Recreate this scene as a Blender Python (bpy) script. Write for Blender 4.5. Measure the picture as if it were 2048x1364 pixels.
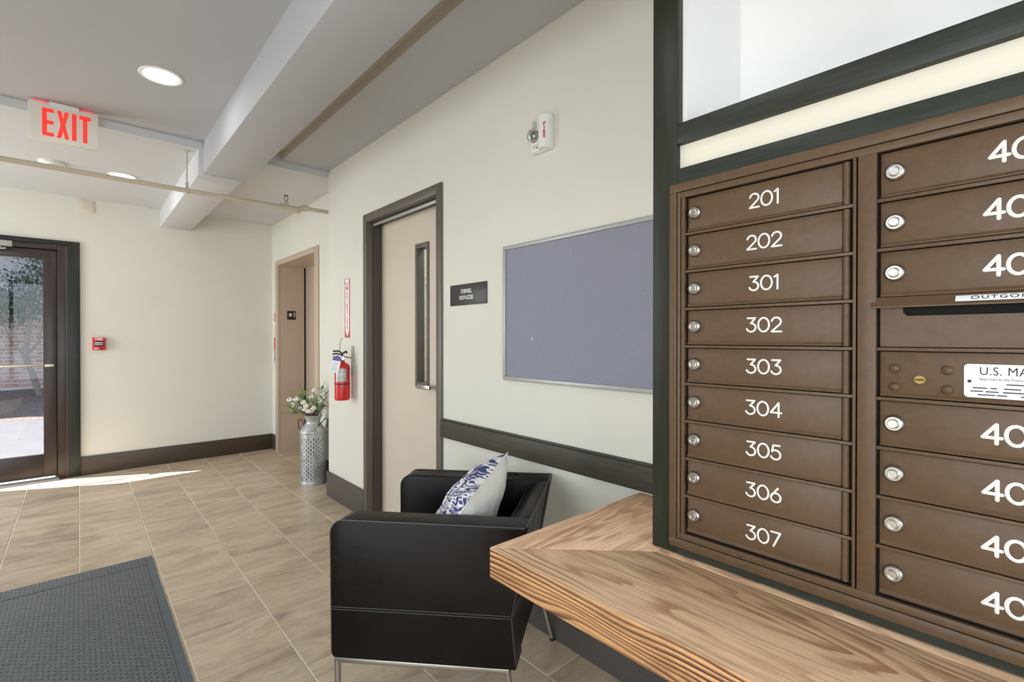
import bpy, bmesh, math, random
from mathutils import Vector, Matrix, Euler
random.seed(7)
PI = math.pi
R = math.radians
for o in list(bpy.data.objects):
    bpy.data.objects.remove(o)
SC = bpy.context.scene
COL = SC.collection

# ------------------------------------------------------------------ camera
CAM_H = 1.2958
cam_d = bpy.data.cameras.new('camera')
cam_d.sensor_fit = 'HORIZONTAL'
cam_d.sensor_width = 36.0
cam_d.lens = 36.0 * 958.7 / 2048.0
cam_d.clip_start = 0.05
cam = bpy.data.objects.new('camera', cam_d)
COL.objects.link(cam)
cam.location = (0, 0, CAM_H)
cam.rotation_euler = (R(90 - 0.319), 0, R(-42.07))
SC.camera = cam

# ------------------------------------------------------------------ world, sun, window light, exposure
world = bpy.data.worlds.new('world')
SC.world = world
world.use_nodes = True
wn = world.node_tree
wn.nodes.clear()
sky = wn.nodes.new('ShaderNodeTexSky')
sky.sky_type = 'NISHITA'
sky.sun_disc = False
sky.sun_elevation = R(52)
sky.sun_rotation = R(-60)
sky.air_density = 1.0
sky.dust_density = 2.0
bgn = wn.nodes.new('ShaderNodeBackground')
bgn.inputs['Strength'].default_value = 0.55
wo = wn.nodes.new('ShaderNodeOutputWorld')
wn.links.new(sky.outputs[0], bgn.inputs[0])
wn.links.new(bgn.outputs[0], wo.inputs[0])

sun_d = bpy.data.lights.new('sun', 'SUN')
sun_d.energy = 34.0
sun_d.angle = R(0.53)
sun_d.color = (1.0, 0.97, 0.93)
sun = bpy.data.objects.new('sun', sun_d)
COL.objects.link(sun)
SUN_DIR = Vector((0.70, -0.343, -1.0)).normalized()
sun.rotation_euler = SUN_DIR.to_track_quat('-Z', 'Y').to_euler()
sun.location = (-6, 12, 9)


def area(name, loc, rot, sx, sy, watts, color):
    d = bpy.data.lights.new(name, 'AREA')
    d.shape = 'RECTANGLE'
    d.size, d.size_y, d.energy, d.color = sx, sy, watts, color
    o = bpy.data.objects.new(name, d)
    COL.objects.link(o)
    o.location, o.rotation_euler = loc, rot
    return o


# daylight through the front window (behind the camera) and the side window (left of it)
area('daylight_front', (-0.6, -3.05, 1.45), (R(90), 0, 0), 3.0, 2.2, 165, (0.80, 0.90, 1.0))
area('daylight_side', (-2.85, -0.4, 1.45), (R(90), 0, R(-90)), 2.8, 2.0, 140, (0.82, 0.91, 1.0))
area('stairwell_fill', (2.7, 2.3, 2.62), (0, 0, 0), 1.2, 0.3, 45, (1.0, 0.96, 0.9))  # added unseen lamp so the stairwell reads lit through the narrow window
area('fill_entrance', (-2.85, 5.05, 1.4), (R(90), 0, R(-90)), 1.7, 2.0, 160, (0.87, 0.935, 1.0))  # added lamp outside an unseen window, brightens the far zone

SC.view_settings.view_transform = 'Standard'
SC.view_settings.look = 'None'
SC.view_settings.gamma = 1.0
SC.view_settings.exposure = -0.22
SC.view_settings.use_curve_mapping = False
LAMP_STRENGTH = 45.0

# ------------------------------------------------------------------ materials
def lin(c):
    return tuple(((v / 255.0) / 12.92 if v / 255.0 <= 0.04045 else ((v / 255.0 + 0.055) / 1.055) ** 2.4) for v in c)


class Mat:
    def __init__(s, name):
        s.m = bpy.data.materials.new(name)
        s.m.use_nodes = True
        s.nt = s.m.node_tree
        s.nt.nodes.clear()
        s.out = s.n('ShaderNodeOutputMaterial')
        s.b = s.n('ShaderNodeBsdfPrincipled')
        s.l(s.b.outputs[0], s.out.inputs['Surface'])

    def n(s, t, **kw):
        nd = s.nt.nodes.new(t)
        for k, v in kw.items():
            setattr(nd, k, v)
        return nd

    def l(s, a, b):
        s.nt.links.new(a, b)

    def coords(s, scale=(1, 1, 1), kind='Object', rot=(0, 0, 0)):
        tc = s.n('ShaderNodeTexCoord')
        mp = s.n('ShaderNodeMapping')
        mp.inputs['Scale'].default_value = scale
        mp.inputs['Rotation'].default_value = rot
        s.l(tc.outputs[kind], mp.inputs[0])
        return mp.outputs[0]

    def noise(s, vec, scale, detail=4, rough=0.55, dist=0.0):
        t = s.n('ShaderNodeTexNoise')
        t.inputs['Scale'].default_value = scale
        t.inputs['Detail'].default_value = detail
        t.inputs['Roughness'].default_value = rough
        t.inputs['Distortion'].default_value = dist
        s.l(vec, t.inputs['Vector'])
        return t.outputs[0]

    def ramp(s, fac, stops, interp='LINEAR'):
        r = s.n('ShaderNodeValToRGB')
        cr = r.color_ramp
        cr.interpolation = interp
        while len(cr.elements) < len(stops):
            cr.elements.new(0.5)
        for e, (p, c) in zip(cr.elements, stops):
            e.position = p
            e.color = (*c, 1) if len(c) == 3 else c
        s.l(fac, r.inputs[0])
        return r.outputs[0]

    def mix(s, fac, a, b, mode='MIX'):
        m = s.n('ShaderNodeMix', data_type='RGBA', blend_type=mode)
        for sock, v in ((m.inputs[0], fac), (m.inputs[6], a), (m.inputs[7], b)):
            if isinstance(v, (int, float)):
                sock.default_value = v
            elif isinstance(v, tuple):
                sock.default_value = (*v, 1)
            else:
                s.l(v, sock)
        return m.outputs[2]

    def math(s, op, a, b=None):
        m = s.n('ShaderNodeMath', operation=op)
        for i, v in enumerate((a, b)):
            if v is None:
                continue
            if isinstance(v, (int, float)):
                m.inputs[i].default_value = v
            else:
                s.l(v, m.inputs[i])
        return m.outputs[0]

    def bump(s, h, strength=0.2, dist=0.002):
        b = s.n('ShaderNodeBump')
        b.inputs['Strength'].default_value = strength
        b.inputs['Distance'].default_value = dist
        s.l(h, b.inputs['Height'])
        s.l(b.outputs[0], s.b.inputs['Normal'])

    def set(s, color=None, rough=None, metal=None, spec=None, coat=None):
        if color is not None:
            if isinstance(color, tuple):
                s.b.inputs['Base Color'].default_value = (*color, 1)
            else:
                s.l(color, s.b.inputs['Base Color'])
        if rough is not None:
            if isinstance(rough, (int, float)):
                s.b.inputs['Roughness'].default_value = rough
            else:
                s.l(rough, s.b.inputs['Roughness'])
        if metal is not None:
            s.b.inputs['Metallic'].default_value = metal
        if spec is not None:
            s.b.inputs['Specular IOR Level'].default_value = spec
        if coat is not None:
            s.b.inputs['Coat Weight'].default_value = coat
        return s


def paint(name, rgb, rough=0.6, var=0.05, scale=6.0, bump=0.08, bscale=160.0, metal=0.0, spec=None):
    m = Mat(name)
    c = lin(rgb)
    v = m.coords()
    n = m.noise(v, scale, 3)
    col = m.ramp(n, [(0.3, tuple(x * (1 - var) for x in c)), (0.7, tuple(min(1, x * (1 + var)) for x in c))])
    m.set(col, rough, metal, spec)
    if bump:
        m.bump(m.noise(v, bscale, 3), bump, 0.001)
    return m.m


def emis(name, rgb, strength):
    m = Mat(name)
    m.set(lin(rgb), 0.5)
    m.b.inputs['Emission Color'].default_value = (*lin(rgb), 1)
    m.b.inputs['Emission Strength'].default_value = strength
    return m.m


def brushed(name, rgb, rough=0.3, sc=(4, 4, 300)):
    m = Mat(name)
    v = m.coords(sc)
    n = m.noise(v, 3, 3)
    c = lin(rgb)
    m.set(m.ramp(n, [(0.3, tuple(x * 0.85 for x in c)), (0.7, c)]), rough, 1.0)
    return m.m


def grainy_paint(name, rgb, scale, rough=0.45, var=0.25, bump=0.25):
    """painted wood with brush / grain streaks; scale stretches the noise along the board"""
    m = Mat(name)
    v = m.coords(scale)
    n = m.noise(v, 9, 5, 0.65)
    c = lin(rgb)
    m.set(m.ramp(n, [(0.3, tuple(x * (1 - var) for x in c)), (0.72, tuple(x * (1 + var) for x in c))]), rough, spec=0.3)
    m.bump(n, bump, 0.002)
    return m.m


M = {}
M['wall'] = paint('wall_cream', (217, 214, 202), 0.7, 0.02, 2.0, 0.12, 90)
M['wall_white'] = paint('niche_white', (247, 246, 242), 0.65, 0.015, 2.0, 0.06, 120)
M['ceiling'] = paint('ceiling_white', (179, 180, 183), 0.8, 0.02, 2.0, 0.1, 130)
M['plate_cream'] = paint('plate_cream', (214, 205, 188), 0.5, 0.01, 5, 0)
M['ceiling_lit'] = paint('ceiling_white_far_lit', (202, 202, 202), 0.8, 0.02, 2.0, 0.1, 130)  # ceiling paint lightened, the far zone's brighter light put into the colour
M['filler_cream'] = paint('filler_cream', (226, 219, 201), 0.6, 0.015, 2.0, 0.06, 120)
M['pocket'] = paint('ceiling_tan', (206, 196, 182), 0.8, 0.02, 2.0, 0.1, 130)
M['black_wood'] = grainy_paint('black_green_wood', (42, 45, 41), (10, 10, 1.2), 0.4)
M['green_v'] = grainy_paint('green_wood_upright', (42, 45, 35), (10, 10, 1.0), 0.42)
M['green_h'] = grainy_paint('green_wood_rail', (50, 54, 47), (10, 1.0, 10), 0.36)
M['rail_brown'] = grainy_paint('chair_rail_brown', (68, 63, 54), (10, 1.0, 10), 0.45)
M['base_brown'] = grainy_paint('baseboard_brown', (86, 80, 73), (10, 1.0, 10), 0.45, 0.12)
M['base_dark'] = grainy_paint('baseboard_dark', (74, 63, 51), (1.0, 10, 10), 0.38, 0.15)
M['mail'] = paint('mailbox_bronze', (93, 72, 51), 0.40, 0.10, 60, 0.2, 800, 0.0, 0.34)
M['mail_dark'] = paint('mailbox_gap', (14, 11, 9), 0.9, 0.02, 10, 0)
M['chrome'] = paint('lock_chrome', (188, 184, 176), 0.30, 0.03, 30, 0.0, 100, 1.0)
M['chrome_dark'] = paint('lock_face', (150, 147, 140), 0.35, 0.05, 30, 0.0, 100, 1.0)
M['brass'] = paint('brass', (150, 126, 76), 0.5, 0.05, 30, 0.0, 100, 1.0)
M['white_ink'] = paint('engraved_white', (226, 223, 216), 0.5, 0.01, 10, 0)
M['label_white'] = paint('label_white', (238, 240, 242), 0.35, 0.01, 10, 0)
M['ink'] = paint('label_ink', (40, 42, 46), 0.6, 0.02, 10, 0)
M['red_ink'] = paint('sign_red', (196, 52, 46), 0.5, 0.02, 10, 0)
M['red'] = paint('extinguisher_red', (206, 40, 34), 0.25, 0.04, 6, 0)
M['pull_red'] = paint('pull_station_red', (206, 44, 46), 0.35, 0.04, 6, 0)
M['steel_frame'] = paint('steel_frame_paint', (98, 90, 82), 0.38, 0.04, 5, 0.05, 200)
M['steel_dark'] = paint('steel_jamb_dark', (70, 62, 54), 0.4, 0.04, 5, 0.05, 200)
M['door_leaf'] = paint('door_beige', (206, 194, 176), 0.5, 0.02, 3, 0.05, 200)
M['elevator'] = paint('elevator_taupe', (188, 169, 149), 0.38, 0.02, 4, 0.08, 300)
M['bronze'] = paint('storefront_bronze', (52, 40, 34), 0.35, 0.08, 8, 0.05, 200)
M['gold_bar'] = brushed('push_bar_metal', (206, 196, 176), 0.35, (300, 4, 4))
M['alu'] = paint('satin_aluminium', (172, 171, 168), 0.4, 0.04, 40, 0.0, 100, 0.35)
M['pipe'] = paint('pipe_tan', (190, 180, 158), 0.5, 0.03, 10, 0.05, 100)
M['plastic_white'] = paint('white_plastic', (228, 227, 222), 0.4, 0.01, 5, 0)
M['sign_black'] = paint('sign_brown_black', (46, 40, 38), 0.4, 0.03, 10, 0)
M['dark'] = paint('dark_void', (20, 18, 17), 0.9, 0.02, 10, 0)
M['exit_panel'] = paint('exit_panel', (226, 222, 208), 0.35, 0.01, 5, 0)
M['exit_red'] = emis('exit_letters', (238, 44, 36), 0.9)
M['exit_edge'] = emis('exit_top_lamp', (255, 30, 24), 5.0)
M['lamp'] = emis('downlight_lens', (250, 250, 252), LAMP_STRENGTH)
M['trim_white'] = paint('downlight_trim', (236, 235, 230), 0.4, 0.01, 5, 0)
M['purple'] = paint('tag_purple', (104, 88, 170), 0.5, 0.03, 10, 0)
M['black_plastic'] = paint('black_plastic', (24, 23, 23), 0.4, 0.03, 10, 0)
M['rubber'] = paint('mat_rubber', (100, 108, 113), 0.8, 0.05, 40, 0.2, 300)
M['leaf'] = paint('leaf_green', (122, 158, 92), 0.55, 0.25, 25, 0)
M['leaf_pale'] = paint('leaf_sage', (156, 176, 130), 0.6, 0.2, 25, 0)
M['stem'] = paint('stem_brown', (84, 58, 44), 0.8, 0.15, 40, 0.2, 200)
M['cotton'] = paint('cotton_white', (240, 232, 220), 0.95, 0.05, 60, 0.6, 120)
M['husk'] = paint('cotton_husk', (92, 58, 44), 0.8, 0.15, 40, 0)
M['wire'] = paint('handle_iron', (70, 60, 52), 0.5, 0.1, 30, 0, 100, 0.6)
M['stitch'] = paint('leather_piping', (44, 40, 37), 0.35, 0.05, 40, 0)
M['pillow_white'] = paint('pillow_linen', (232, 226, 214), 0.9, 0.03, 14, 0.35, 350)


def make_glass(name, tint=(1, 1, 1), gloss=0.07):
    m = Mat(name)
    tr = m.n('ShaderNodeBsdfTransparent')
    tr.inputs[0].default_value = (*tint, 1)
    gl = m.n('ShaderNodeBsdfGlossy')
    gl.inputs['Roughness'].default_value = 0.02
    mx = m.n('ShaderNodeMixShader')
    mx.inputs[0].default_value = gloss
    m.l(tr.outputs[0], mx.inputs[1])
    m.l(gl.outputs[0], mx.inputs[2])
    m.l(mx.outputs[0], m.out.inputs['Surface'])
    return m.m


M['glass'] = make_glass('door_glass', (0.86, 0.86, 0.86), 0.02)
M['lite_glass'] = make_glass('door_lite_glass', (0.75, 0.78, 0.78), 0.16)
M['strobe_glass'] = make_glass('strobe_lens', (0.9, 0.9, 0.92), 0.3)


def mat_tile():
    m = Mat('floor_tile')
    v = m.coords((1.0, 2.4, 1.0))
    oi = m.n('ShaderNodeObjectInfo')
    add = m.n('ShaderNodeVectorMath', operation='ADD')
    sc = m.n('ShaderNodeVectorMath', operation='SCALE')
    comb = m.n('ShaderNodeCombineXYZ')
    for i in range(3):
        m.l(oi.outputs['Random'], comb.inputs[i])
    m.l(comb.outputs[0], sc.inputs[0])
    sc.inputs['Scale'].default_value = 37.0
    m.l(v, add.inputs[0])
    m.l(sc.outputs[0], add.inputs[1])
    n = m.noise(add.outputs[0], 3.2, 6, 0.6, 0.6)
    n2 = m.noise(add.outputs[0], 14, 5, 0.6, 0.3)
    c1 = m.ramp(n, [(0.28, lin((152, 134, 115))), (0.45, lin((188, 169, 142))), (0.6, lin((208, 190, 162))), (0.78, lin((178, 156, 130)))])
    c2 = m.mix(0.22, c1, m.ramp(n2, [(0.35, lin((110, 94, 82))), (0.65, lin((196, 176, 150)))]))
    hv = m.n('ShaderNodeHueSaturation')
    m.l(c2, hv.inputs['Color'])
    m.l(m.math('ADD', m.math('MULTIPLY', oi.outputs['Random'], 0.16), 0.92), hv.inputs['Value'])
    m.set(hv.outputs[0], m.ramp(n2, [(0.3, (0.28,) * 3), (0.7, (0.42,) * 3)]), spec=0.5)
    m.bump(n2, 0.12, 0.002)
    return m.m


M['tile'] = mat_tile()
M['grout'] = paint('grout', (222, 210, 188), 0.85, 0.06, 20, 0.2, 200)


def mat_carpet():
    m = Mat('ribbed_carpet')
    tc = m.coords((1, 1, 1))
    br = m.n('ShaderNodeTexBrick')
    br.inputs['Scale'].default_value = 1.0
    br.inputs['Brick Width'].default_value = 0.034
    br.inputs['Row Height'].default_value = 0.0145
    br.inputs['Mortar Size'].default_value = 0.0036
    br.inputs['Mortar Smooth'].default_value = 0.6
    br.inputs['Color1'].default_value = (1, 1, 1, 1)
    br.inputs['Color2'].default_value = (0.8, 0.8, 0.8, 1)
    br.inputs['Mortar'].default_value = (0, 0, 0, 1)
    m.l(tc, br.inputs['Vector'])
    n = m.noise(tc, 60, 4)
    n2 = m.noise(tc, 500, 2)
    base = m.ramp(n, [(0.3, lin((112, 121, 124))), (0.7, lin((140, 145, 142)))])
    col = m.mix(m.math('MULTIPLY', m.math('SUBTRACT', 1.0, br.outputs['Color']), 0.75), base, lin((52, 58, 64)))
    col = m.mix(0.22, col, m.ramp(n2, [(0.35, lin((50, 56, 60))), (0.65, lin((140, 138, 128)))]))
    m.set(col, 0.95)
    m.bump(br.outputs['Color'], 0.8, 0.003)
    return m.m


M['carpet'] = mat_carpet()


def mat_leather():
    m = Mat('black_leather')
    v = m.coords()
    vo = m.n('ShaderNodeTexVoronoi')
    vo.inputs['Scale'].default_value = 650
    m.l(v, vo.inputs['Vector'])
    n = m.noise(v, 5, 4)
    m.set(m.ramp(n, [(0.3, lin((15, 10, 8))), (0.75, lin((25, 18, 14)))]), m.ramp(n, [(0.3, (0.24,) * 3), (0.7, (0.36,) * 3)]), spec=0.2)
    h = m.math('ADD', m.math('MULTIPLY', vo.outputs['Distance'], 0.3), m.math('MULTIPLY', n, 1.2))
    m.bump(h, 0.22, 0.004)
    return m.m


M['leather'] = mat_leather()


def mat_wood(name, axis, pith, contrast, light, dark, freq=95.0, saw=0.25):
    """reclaimed pine; axis = grain direction in object space, pith = heart of the tree (offset of the rings)"""
    m = Mat(name)
    tc = m.n('ShaderNodeTexCoord')
    off = m.n('ShaderNodeVectorMath', operation='SUBTRACT')
    off.inputs[1].default_value = pith
    m.l(tc.outputs['Object'], off.inputs[0])
    rad = m.n('ShaderNodeVectorMath', operation='MULTIPLY')
    rad.inputs[1].default_value = tuple(0.0 if i == axis else 1.0 for i in range(3))
    m.l(off.outputs[0], rad.inputs[0])
    ln = m.n('ShaderNodeVectorMath', operation='LENGTH')
    m.l(rad.outputs[0], ln.inputs[0])
    s1 = [5.0, 5.0, 5.0]
    s1[axis] = 1.1
    warp = m.noise(m.coords(tuple(s1)), 1.0, 2, 0.45)
    s2 = [22.0, 22.0, 22.0]
    s2[axis] = 3.0
    warp2 = m.noise(m.coords(tuple(s2)), 1.0, 2, 0.5)
    r_ = m.math('ADD', ln.outputs['Value'], m.math('ADD', m.math('MULTIPLY', warp, 0.16), m.math('MULTIPLY', warp2, 0.026)))
    ring = m.math('FRACT', m.math('MULTIPLY', r_, freq))
    rings = m.ramp(ring, [(0.0, (0.02,) * 3), (0.36, (0.06,) * 3), (0.66, (0.9,) * 3), (0.92, (1,) * 3), (1.0, (0.02,) * 3)])
    sf = [170.0, 170.0, 170.0]
    sf[axis] = 5.0
    fine = m.noise(m.coords(tuple(sf)), 1.0, 4, 0.65)
    sb = [7.0, 7.0, 7.0]
    sb[axis] = 2.6
    blot = m.noise(m.coords(tuple(sb)), 1.0, 5, 0.62, 0.6)
    sr = [16.0, 16.0, 16.0]
    sr[axis] = 2.0
    reg = m.ramp(m.noise(m.coords(tuple(sr)), 1.0, 3, 0.5), [(0.38, (0.25 if saw else 0.7,) * 3), (0.62, (1,) * 3)])
    c = m.mix(m.math('MULTIPLY', m.math('MULTIPLY', rings, reg), contrast), light, dark)
    c = m.mix(m.math('MULTIPLY', m.ramp(fine, [(0.50, (0,) * 3), (0.62, (1,) * 3)]), 0.36), c, dark)
    c = m.mix(m.math('MULTIPLY', m.ramp(blot, [(0.50, (0,) * 3), (0.70, (1,) * 3)]), 0.38 if saw else 0.55), c, lin((176, 124, 88)) if saw else dark)
    if saw:
        sw = [9.0, 9.0, 9.0]
        sw[axis] = 150.0
        sm = m.noise(m.coords(tuple(sw), rot=(0, 0, 0.35)), 1.0, 2, 0.5)
        msk = m.ramp(blot, [(0.36, (1,) * 3), (0.52, (0,) * 3)])
        c = m.mix(m.math('MULTIPLY', m.math('MULTIPLY', m.ramp(sm, [(0.52, (0,) * 3), (0.62, (1,) * 3)]), msk), saw), c, lin((238, 208, 170)))
    m.set(c, m.ramp(fine, [(0.3, (0.36,) * 3), (0.7, (0.54,) * 3)]), spec=0.4)
    m.bump(fine, 0.3, 0.002)
    return m.m


M['wood_y'] = mat_wood('pine_along', 1, (1.00, 0, 0.30), 0.7, lin((253, 215, 172)), lin((158, 100, 66)), 100.0)
M['wood_edge'] = mat_wood('pine_edge', 1, (0.70, 0, 0.90), 1.0, lin((222, 168, 114)), lin((74, 42, 30)), 90.0, 0.0)
M['wood_x'] = mat_wood('pine_across', 0, (0, 0.82, 0.28), 0.6, lin((252, 212, 170)), lin((160, 104, 70)), 95.0)


def mat_galv():
    m = Mat('galvanised_steel')
    v = m.coords()
    vo = m.n('ShaderNodeTexVoronoi')
    vo.inputs['Scale'].default_value = 45
    m.l(v, vo.inputs['Vector'])
    n = m.noise(v, 10, 4)
    sx = m.n('ShaderNodeSeparateColor')
    m.l(vo.outputs['Color'], sx.inputs[0])
    c = m.mix(m.math('MULTIPLY', sx.outputs[0], 0.35), m.ramp(n, [(0.3, lin((160, 162, 160))), (0.7, lin((206, 208, 206)))]), lin((140, 142, 142)))
    m.set(c, m.ramp(n, [(0.3, (0.36,) * 3), (0.7, (0.5,) * 3)]), 0.6)
    return m.m


M['galv'] = mat_galv()


def mat_board():
    m = Mat('board_fabric')
    v = m.coords()
    n = m.noise(v, 700, 2)
    m.set(m.ramp(n, [(0.3, lin((124, 126, 140))), (0.7, lin((150, 151, 164)))]), 0.95)
    m.bump(n, 0.35, 0.001)
    return m.m


M['board'] = mat_board()


def mat_damask():
    """navy scroll print on white cloth"""
    m = Mat('blue_white_print')
    v = m.coords((1, 1, 0.2))
    w = m.n('ShaderNodeTexWave', wave_type='RINGS', rings_direction='SPHERICAL')
    w.inputs['Scale'].default_value = 7
    w.inputs['Distortion'].default_value = 3.5
    w.inputs['Detail'].default_value = 1.5
    w.inputs['Detail Scale'].default_value = 1.8
    m.l(v, w.inputs['Vector'])
    w2 = m.n('ShaderNodeTexWave', wave_type='BANDS', bands_direction='DIAGONAL')
    w2.inputs['Scale'].default_value = 26
    w2.inputs['Distortion'].default_value = 9
    w2.inputs['Detail'].default_value = 2
    w2.inputs['Detail Scale'].default_value = 1.2
    m.l(v, w2.inputs['Vector'])
    ns = m.noise(v, 16, 1.5, 0.5, 1.4)
    iso = m.math('SINE', m.math('MULTIPLY', ns, 42.0))
    a_ = m.ramp(w.outputs['Fac'], [(0.40, (0,) * 3), (0.44, (1,) * 3)])
    b_ = m.ramp(w2.outputs['Fac'], [(0.52, (0,) * 3), (0.56, (1,) * 3)])
    c_ = m.ramp(m.math('ADD', m.math('MULTIPLY', iso, 0.5), 0.5), [(0.36, (0,) * 3), (0.42, (1,) * 3)])
    fac = m.math('ADD', m.math('MULTIPLY', a_, m.math('ADD', m.math('MULTIPLY', c_, 0.7), 0.3)), m.math('MULTIPLY', m.math('SUBTRACT', 1.0, a_), m.math('MULTIPLY', b_, c_)))
    m.set(m.mix(fac, lin((236, 234, 230)), lin((62, 70, 122))), 0.9)
    m.bump(m.noise(v, 350, 2), 0.3, 0.001)
    return m.m


M['damask'] = mat_damask()


def mat_brick():
    m = Mat('washed_brick')
    tc = m.n('ShaderNodeTexCoord')
    sep = m.n('ShaderNodeSeparateXYZ')
    cb = m.n('ShaderNodeCombineXYZ')
    m.l(tc.outputs['Object'], sep.inputs[0])
    m.l(sep.outputs['X'], cb.inputs['X'])
    m.l(sep.outputs['Z'], cb.inputs['Y'])
    br = m.n('ShaderNodeTexBrick')
    br.inputs['Scale'].default_value = 1.0
    br.inputs['Brick Width'].default_value = 0.21
    br.inputs['Row Height'].default_value = 0.075
    br.inputs['Mortar Size'].default_value = 0.010
    br.inputs['Color1'].default_value = (*lin((158, 98, 80)), 1)
    br.inputs['Color2'].default_value = (*lin((188, 146, 130)), 1)
    br.inputs['Mortar'].default_value = (*lin((196, 186, 176)), 1)
    m.l(cb.outputs[0], br.inputs['Vector'])
    n = m.noise(m.coords(), 5, 4)
    m.set(m.mix(m.ramp(n, [(0.4, (0,) * 3), (0.7, (0.8,) * 3)]), br.outputs['Color'], lin((200, 186, 178))), 0.9)
    m.bump(br.outputs['Fac'], -0.4, 0.01)
    return m.m


M['brick'] = mat_brick()
M['stucco'] = paint('pale_stucco', (208, 196, 188), 0.9, 0.05, 3, 0.3, 60)
M['concrete'] = paint('concrete', (88, 88, 92), 0.9, 0.08, 4, 0.3, 60)
M['mulch'] = paint('mulch', (104, 93, 86), 1.0, 0.4, 30, 0.8, 50)
M['bark'] = paint('bark', (136, 124, 112), 0.9, 0.2, 20, 0.4, 60)
M['tree_leaf'] = paint('tree_leaf', (70, 92, 70), 0.4, 0.3, 20, 0)


# ------------------------------------------------------------------ mesh helpers
class MB:
    def __init__(s):
        s.bm = bmesh.new()

    def _add(s, verts, faces):
        vs = [s.bm.verts.new(v) for v in verts]
        fs = []
        for f in faces:
            try:
                fs.append(s.bm.faces.new([vs[i] for i in f]))
            except ValueError:
                pass
        return vs, fs

    def bevel(s, fs, w, seg=2):
        if w <= 0:
            return
        ed = list({e for f in fs for e in f.edges})
        bmesh.ops.bevel(s.bm, geom=ed, offset=w, segments=seg, affect='EDGES', profile=0.5, clamp_overlap=True)

    def box(s, x0, x1, y0, y1, z0, z1, bev=0.0, seg=2):
        x0, x1 = min(x0, x1), max(x0, x1)
        y0, y1 = min(y0, y1), max(y0, y1)
        z0, z1 = min(z0, z1), max(z0, z1)
        v = [(x0, y0, z0), (x1, y0, z0), (x1, y1, z0), (x0, y1, z0), (x0, y0, z1), (x1, y0, z1), (x1, y1, z1), (x0, y1, z1)]
        f = [(3, 2, 1, 0), (4, 5, 6, 7), (0, 1, 5, 4), (1, 2, 6, 5), (2, 3, 7, 6), (3, 0, 4, 7)]
        _, fs = s._add(v, f)
        s.bevel(fs, bev, seg)
        return s

    def prism(s, poly, a0, a1, axis='z', bev=0.0, seg=2):
        """polygon extruded along an axis: 'z' -> (x,y), 'y' -> (x,z), 'x' -> (y,z)"""
        def P(p, t):
            return {'z': (p[0], p[1], t), 'y': (p[0], t, p[1]), 'x': (t, p[0], p[1])}[axis]
        n = len(poly)
        v = [P(p, a0) for p in poly] + [P(p, a1) for p in poly]
        f = [tuple(range(n - 1, -1, -1)), tuple(range(n, 2 * n))] + [(i, (i + 1) % n, n + (i + 1) % n, n + i) for i in range(n)]
        _, fs = s._add(v, f)
        bmesh.ops.recalc_face_normals(s.bm, faces=fs)
        s.bevel(fs, bev, seg)
        return s

    def lathe(s, prof, seg=24, origin=(0, 0, 0), axis='z', cap=True):
        """profile (radius, height) turned round an axis"""
        ox, oy, oz = origin
        vs = []
        for r, h in prof:
            for k in range(seg):
                a = 2 * PI * k / seg
                c, d = r * math.cos(a), r * math.sin(a)
                p = {'z': (c, d, h), 'y': (c, h, -d), 'x': (h, c, d)}[axis]
                vs.append((p[0] + ox, p[1] + oy, p[2] + oz))
        f = []
        for i in range(len(prof) - 1):
            for k in range(seg):
                f.append((i * seg + k, i * seg + (k + 1) % seg, (i + 1) * seg + (k + 1) % seg, (i + 1) * seg + k))
        if cap:
            f.append(tuple(range(seg - 1, -1, -1)))
            f.append(tuple((len(prof) - 1) * seg + k for k in range(seg)))
        s._add(vs, f)
        return s

    def tube(s, pts, r, seg=8, closed=False, flat=None):
        pts = [Vector(p) for p in pts]
        n = len(pts)
        rr = r if isinstance(r, (list, tuple)) else [r] * n
        ref = None
        rings = []
        for i, p in enumerate(pts):
            if closed:
                t = pts[(i + 1) % n] - pts[i - 1]
            else:
                t = pts[min(i + 1, n - 1)] - pts[max(i - 1, 0)]
            if t.length < 1e-9:
                t = Vector((0, 0, 1))
            t.normalize()
            if flat is not None:
                w = Vector(flat)
                u = t.cross(w)
                u.normalize()
                k = 0.35
            else:
                if ref is None:
                    ref = t.orthogonal().normalized()
                u = (ref - t * ref.dot(t))
                if u.length < 1e-6:
                    u = t.orthogonal()
                u.normalize()
                ref = u
                w = t.cross(u)
                k = 1.0
            rings.append([p + u * (rr[i] * math.cos(2 * PI * j / seg)) + w * (k * rr[i] * math.sin(2 * PI * j / seg)) for j in range(seg)])
        v = [q for ring in rings for q in ring]
        f = []
        m = n if closed else n - 1
        for i in range(m):
            a, b = i * seg, ((i + 1) % n) * seg
            for j in range(seg):
                f.append((a + j, a + (j + 1) % seg, b + (j + 1) % seg, b + j))
        if not closed:
            f.append(tuple(range(seg - 1, -1, -1)))
            f.append(tuple((n - 1) * seg + j for j in range(seg)))
        _, fs = s._add(v, f)
        bmesh.ops.recalc_face_normals(s.bm, faces=fs)
        return s

    def ball(s, c, r, u=10, v=7, sc=(1, 1, 1)):
        c = Vector(c)
        vs = [c + Vector((0, 0, r * sc[2]))]
        for i in range(1, v):
            th = PI * i / v
            for j in range(u):
                ph = 2 * PI * j / u
                vs.append(c + Vector((r * sc[0] * math.sin(th) * math.cos(ph), r * sc[1] * math.sin(th) * math.sin(ph), r * sc[2] * math.cos(th))))
        vs.append(c - Vector((0, 0, r * sc[2])))
        f = []
        for j in range(u):
            f.append((0, 1 + j, 1 + (j + 1) % u))
            for i in range(v - 2):
                a, b = 1 + i * u, 1 + (i + 1) * u
                f.append((a + j, b + j, b + (j + 1) % u, a + (j + 1) % u))
            f.append((len(vs) - 1, 1 + (v - 2) * u + (j + 1) % u, 1 + (v - 2) * u + j))
        s._add(vs, f)
        return s

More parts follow.
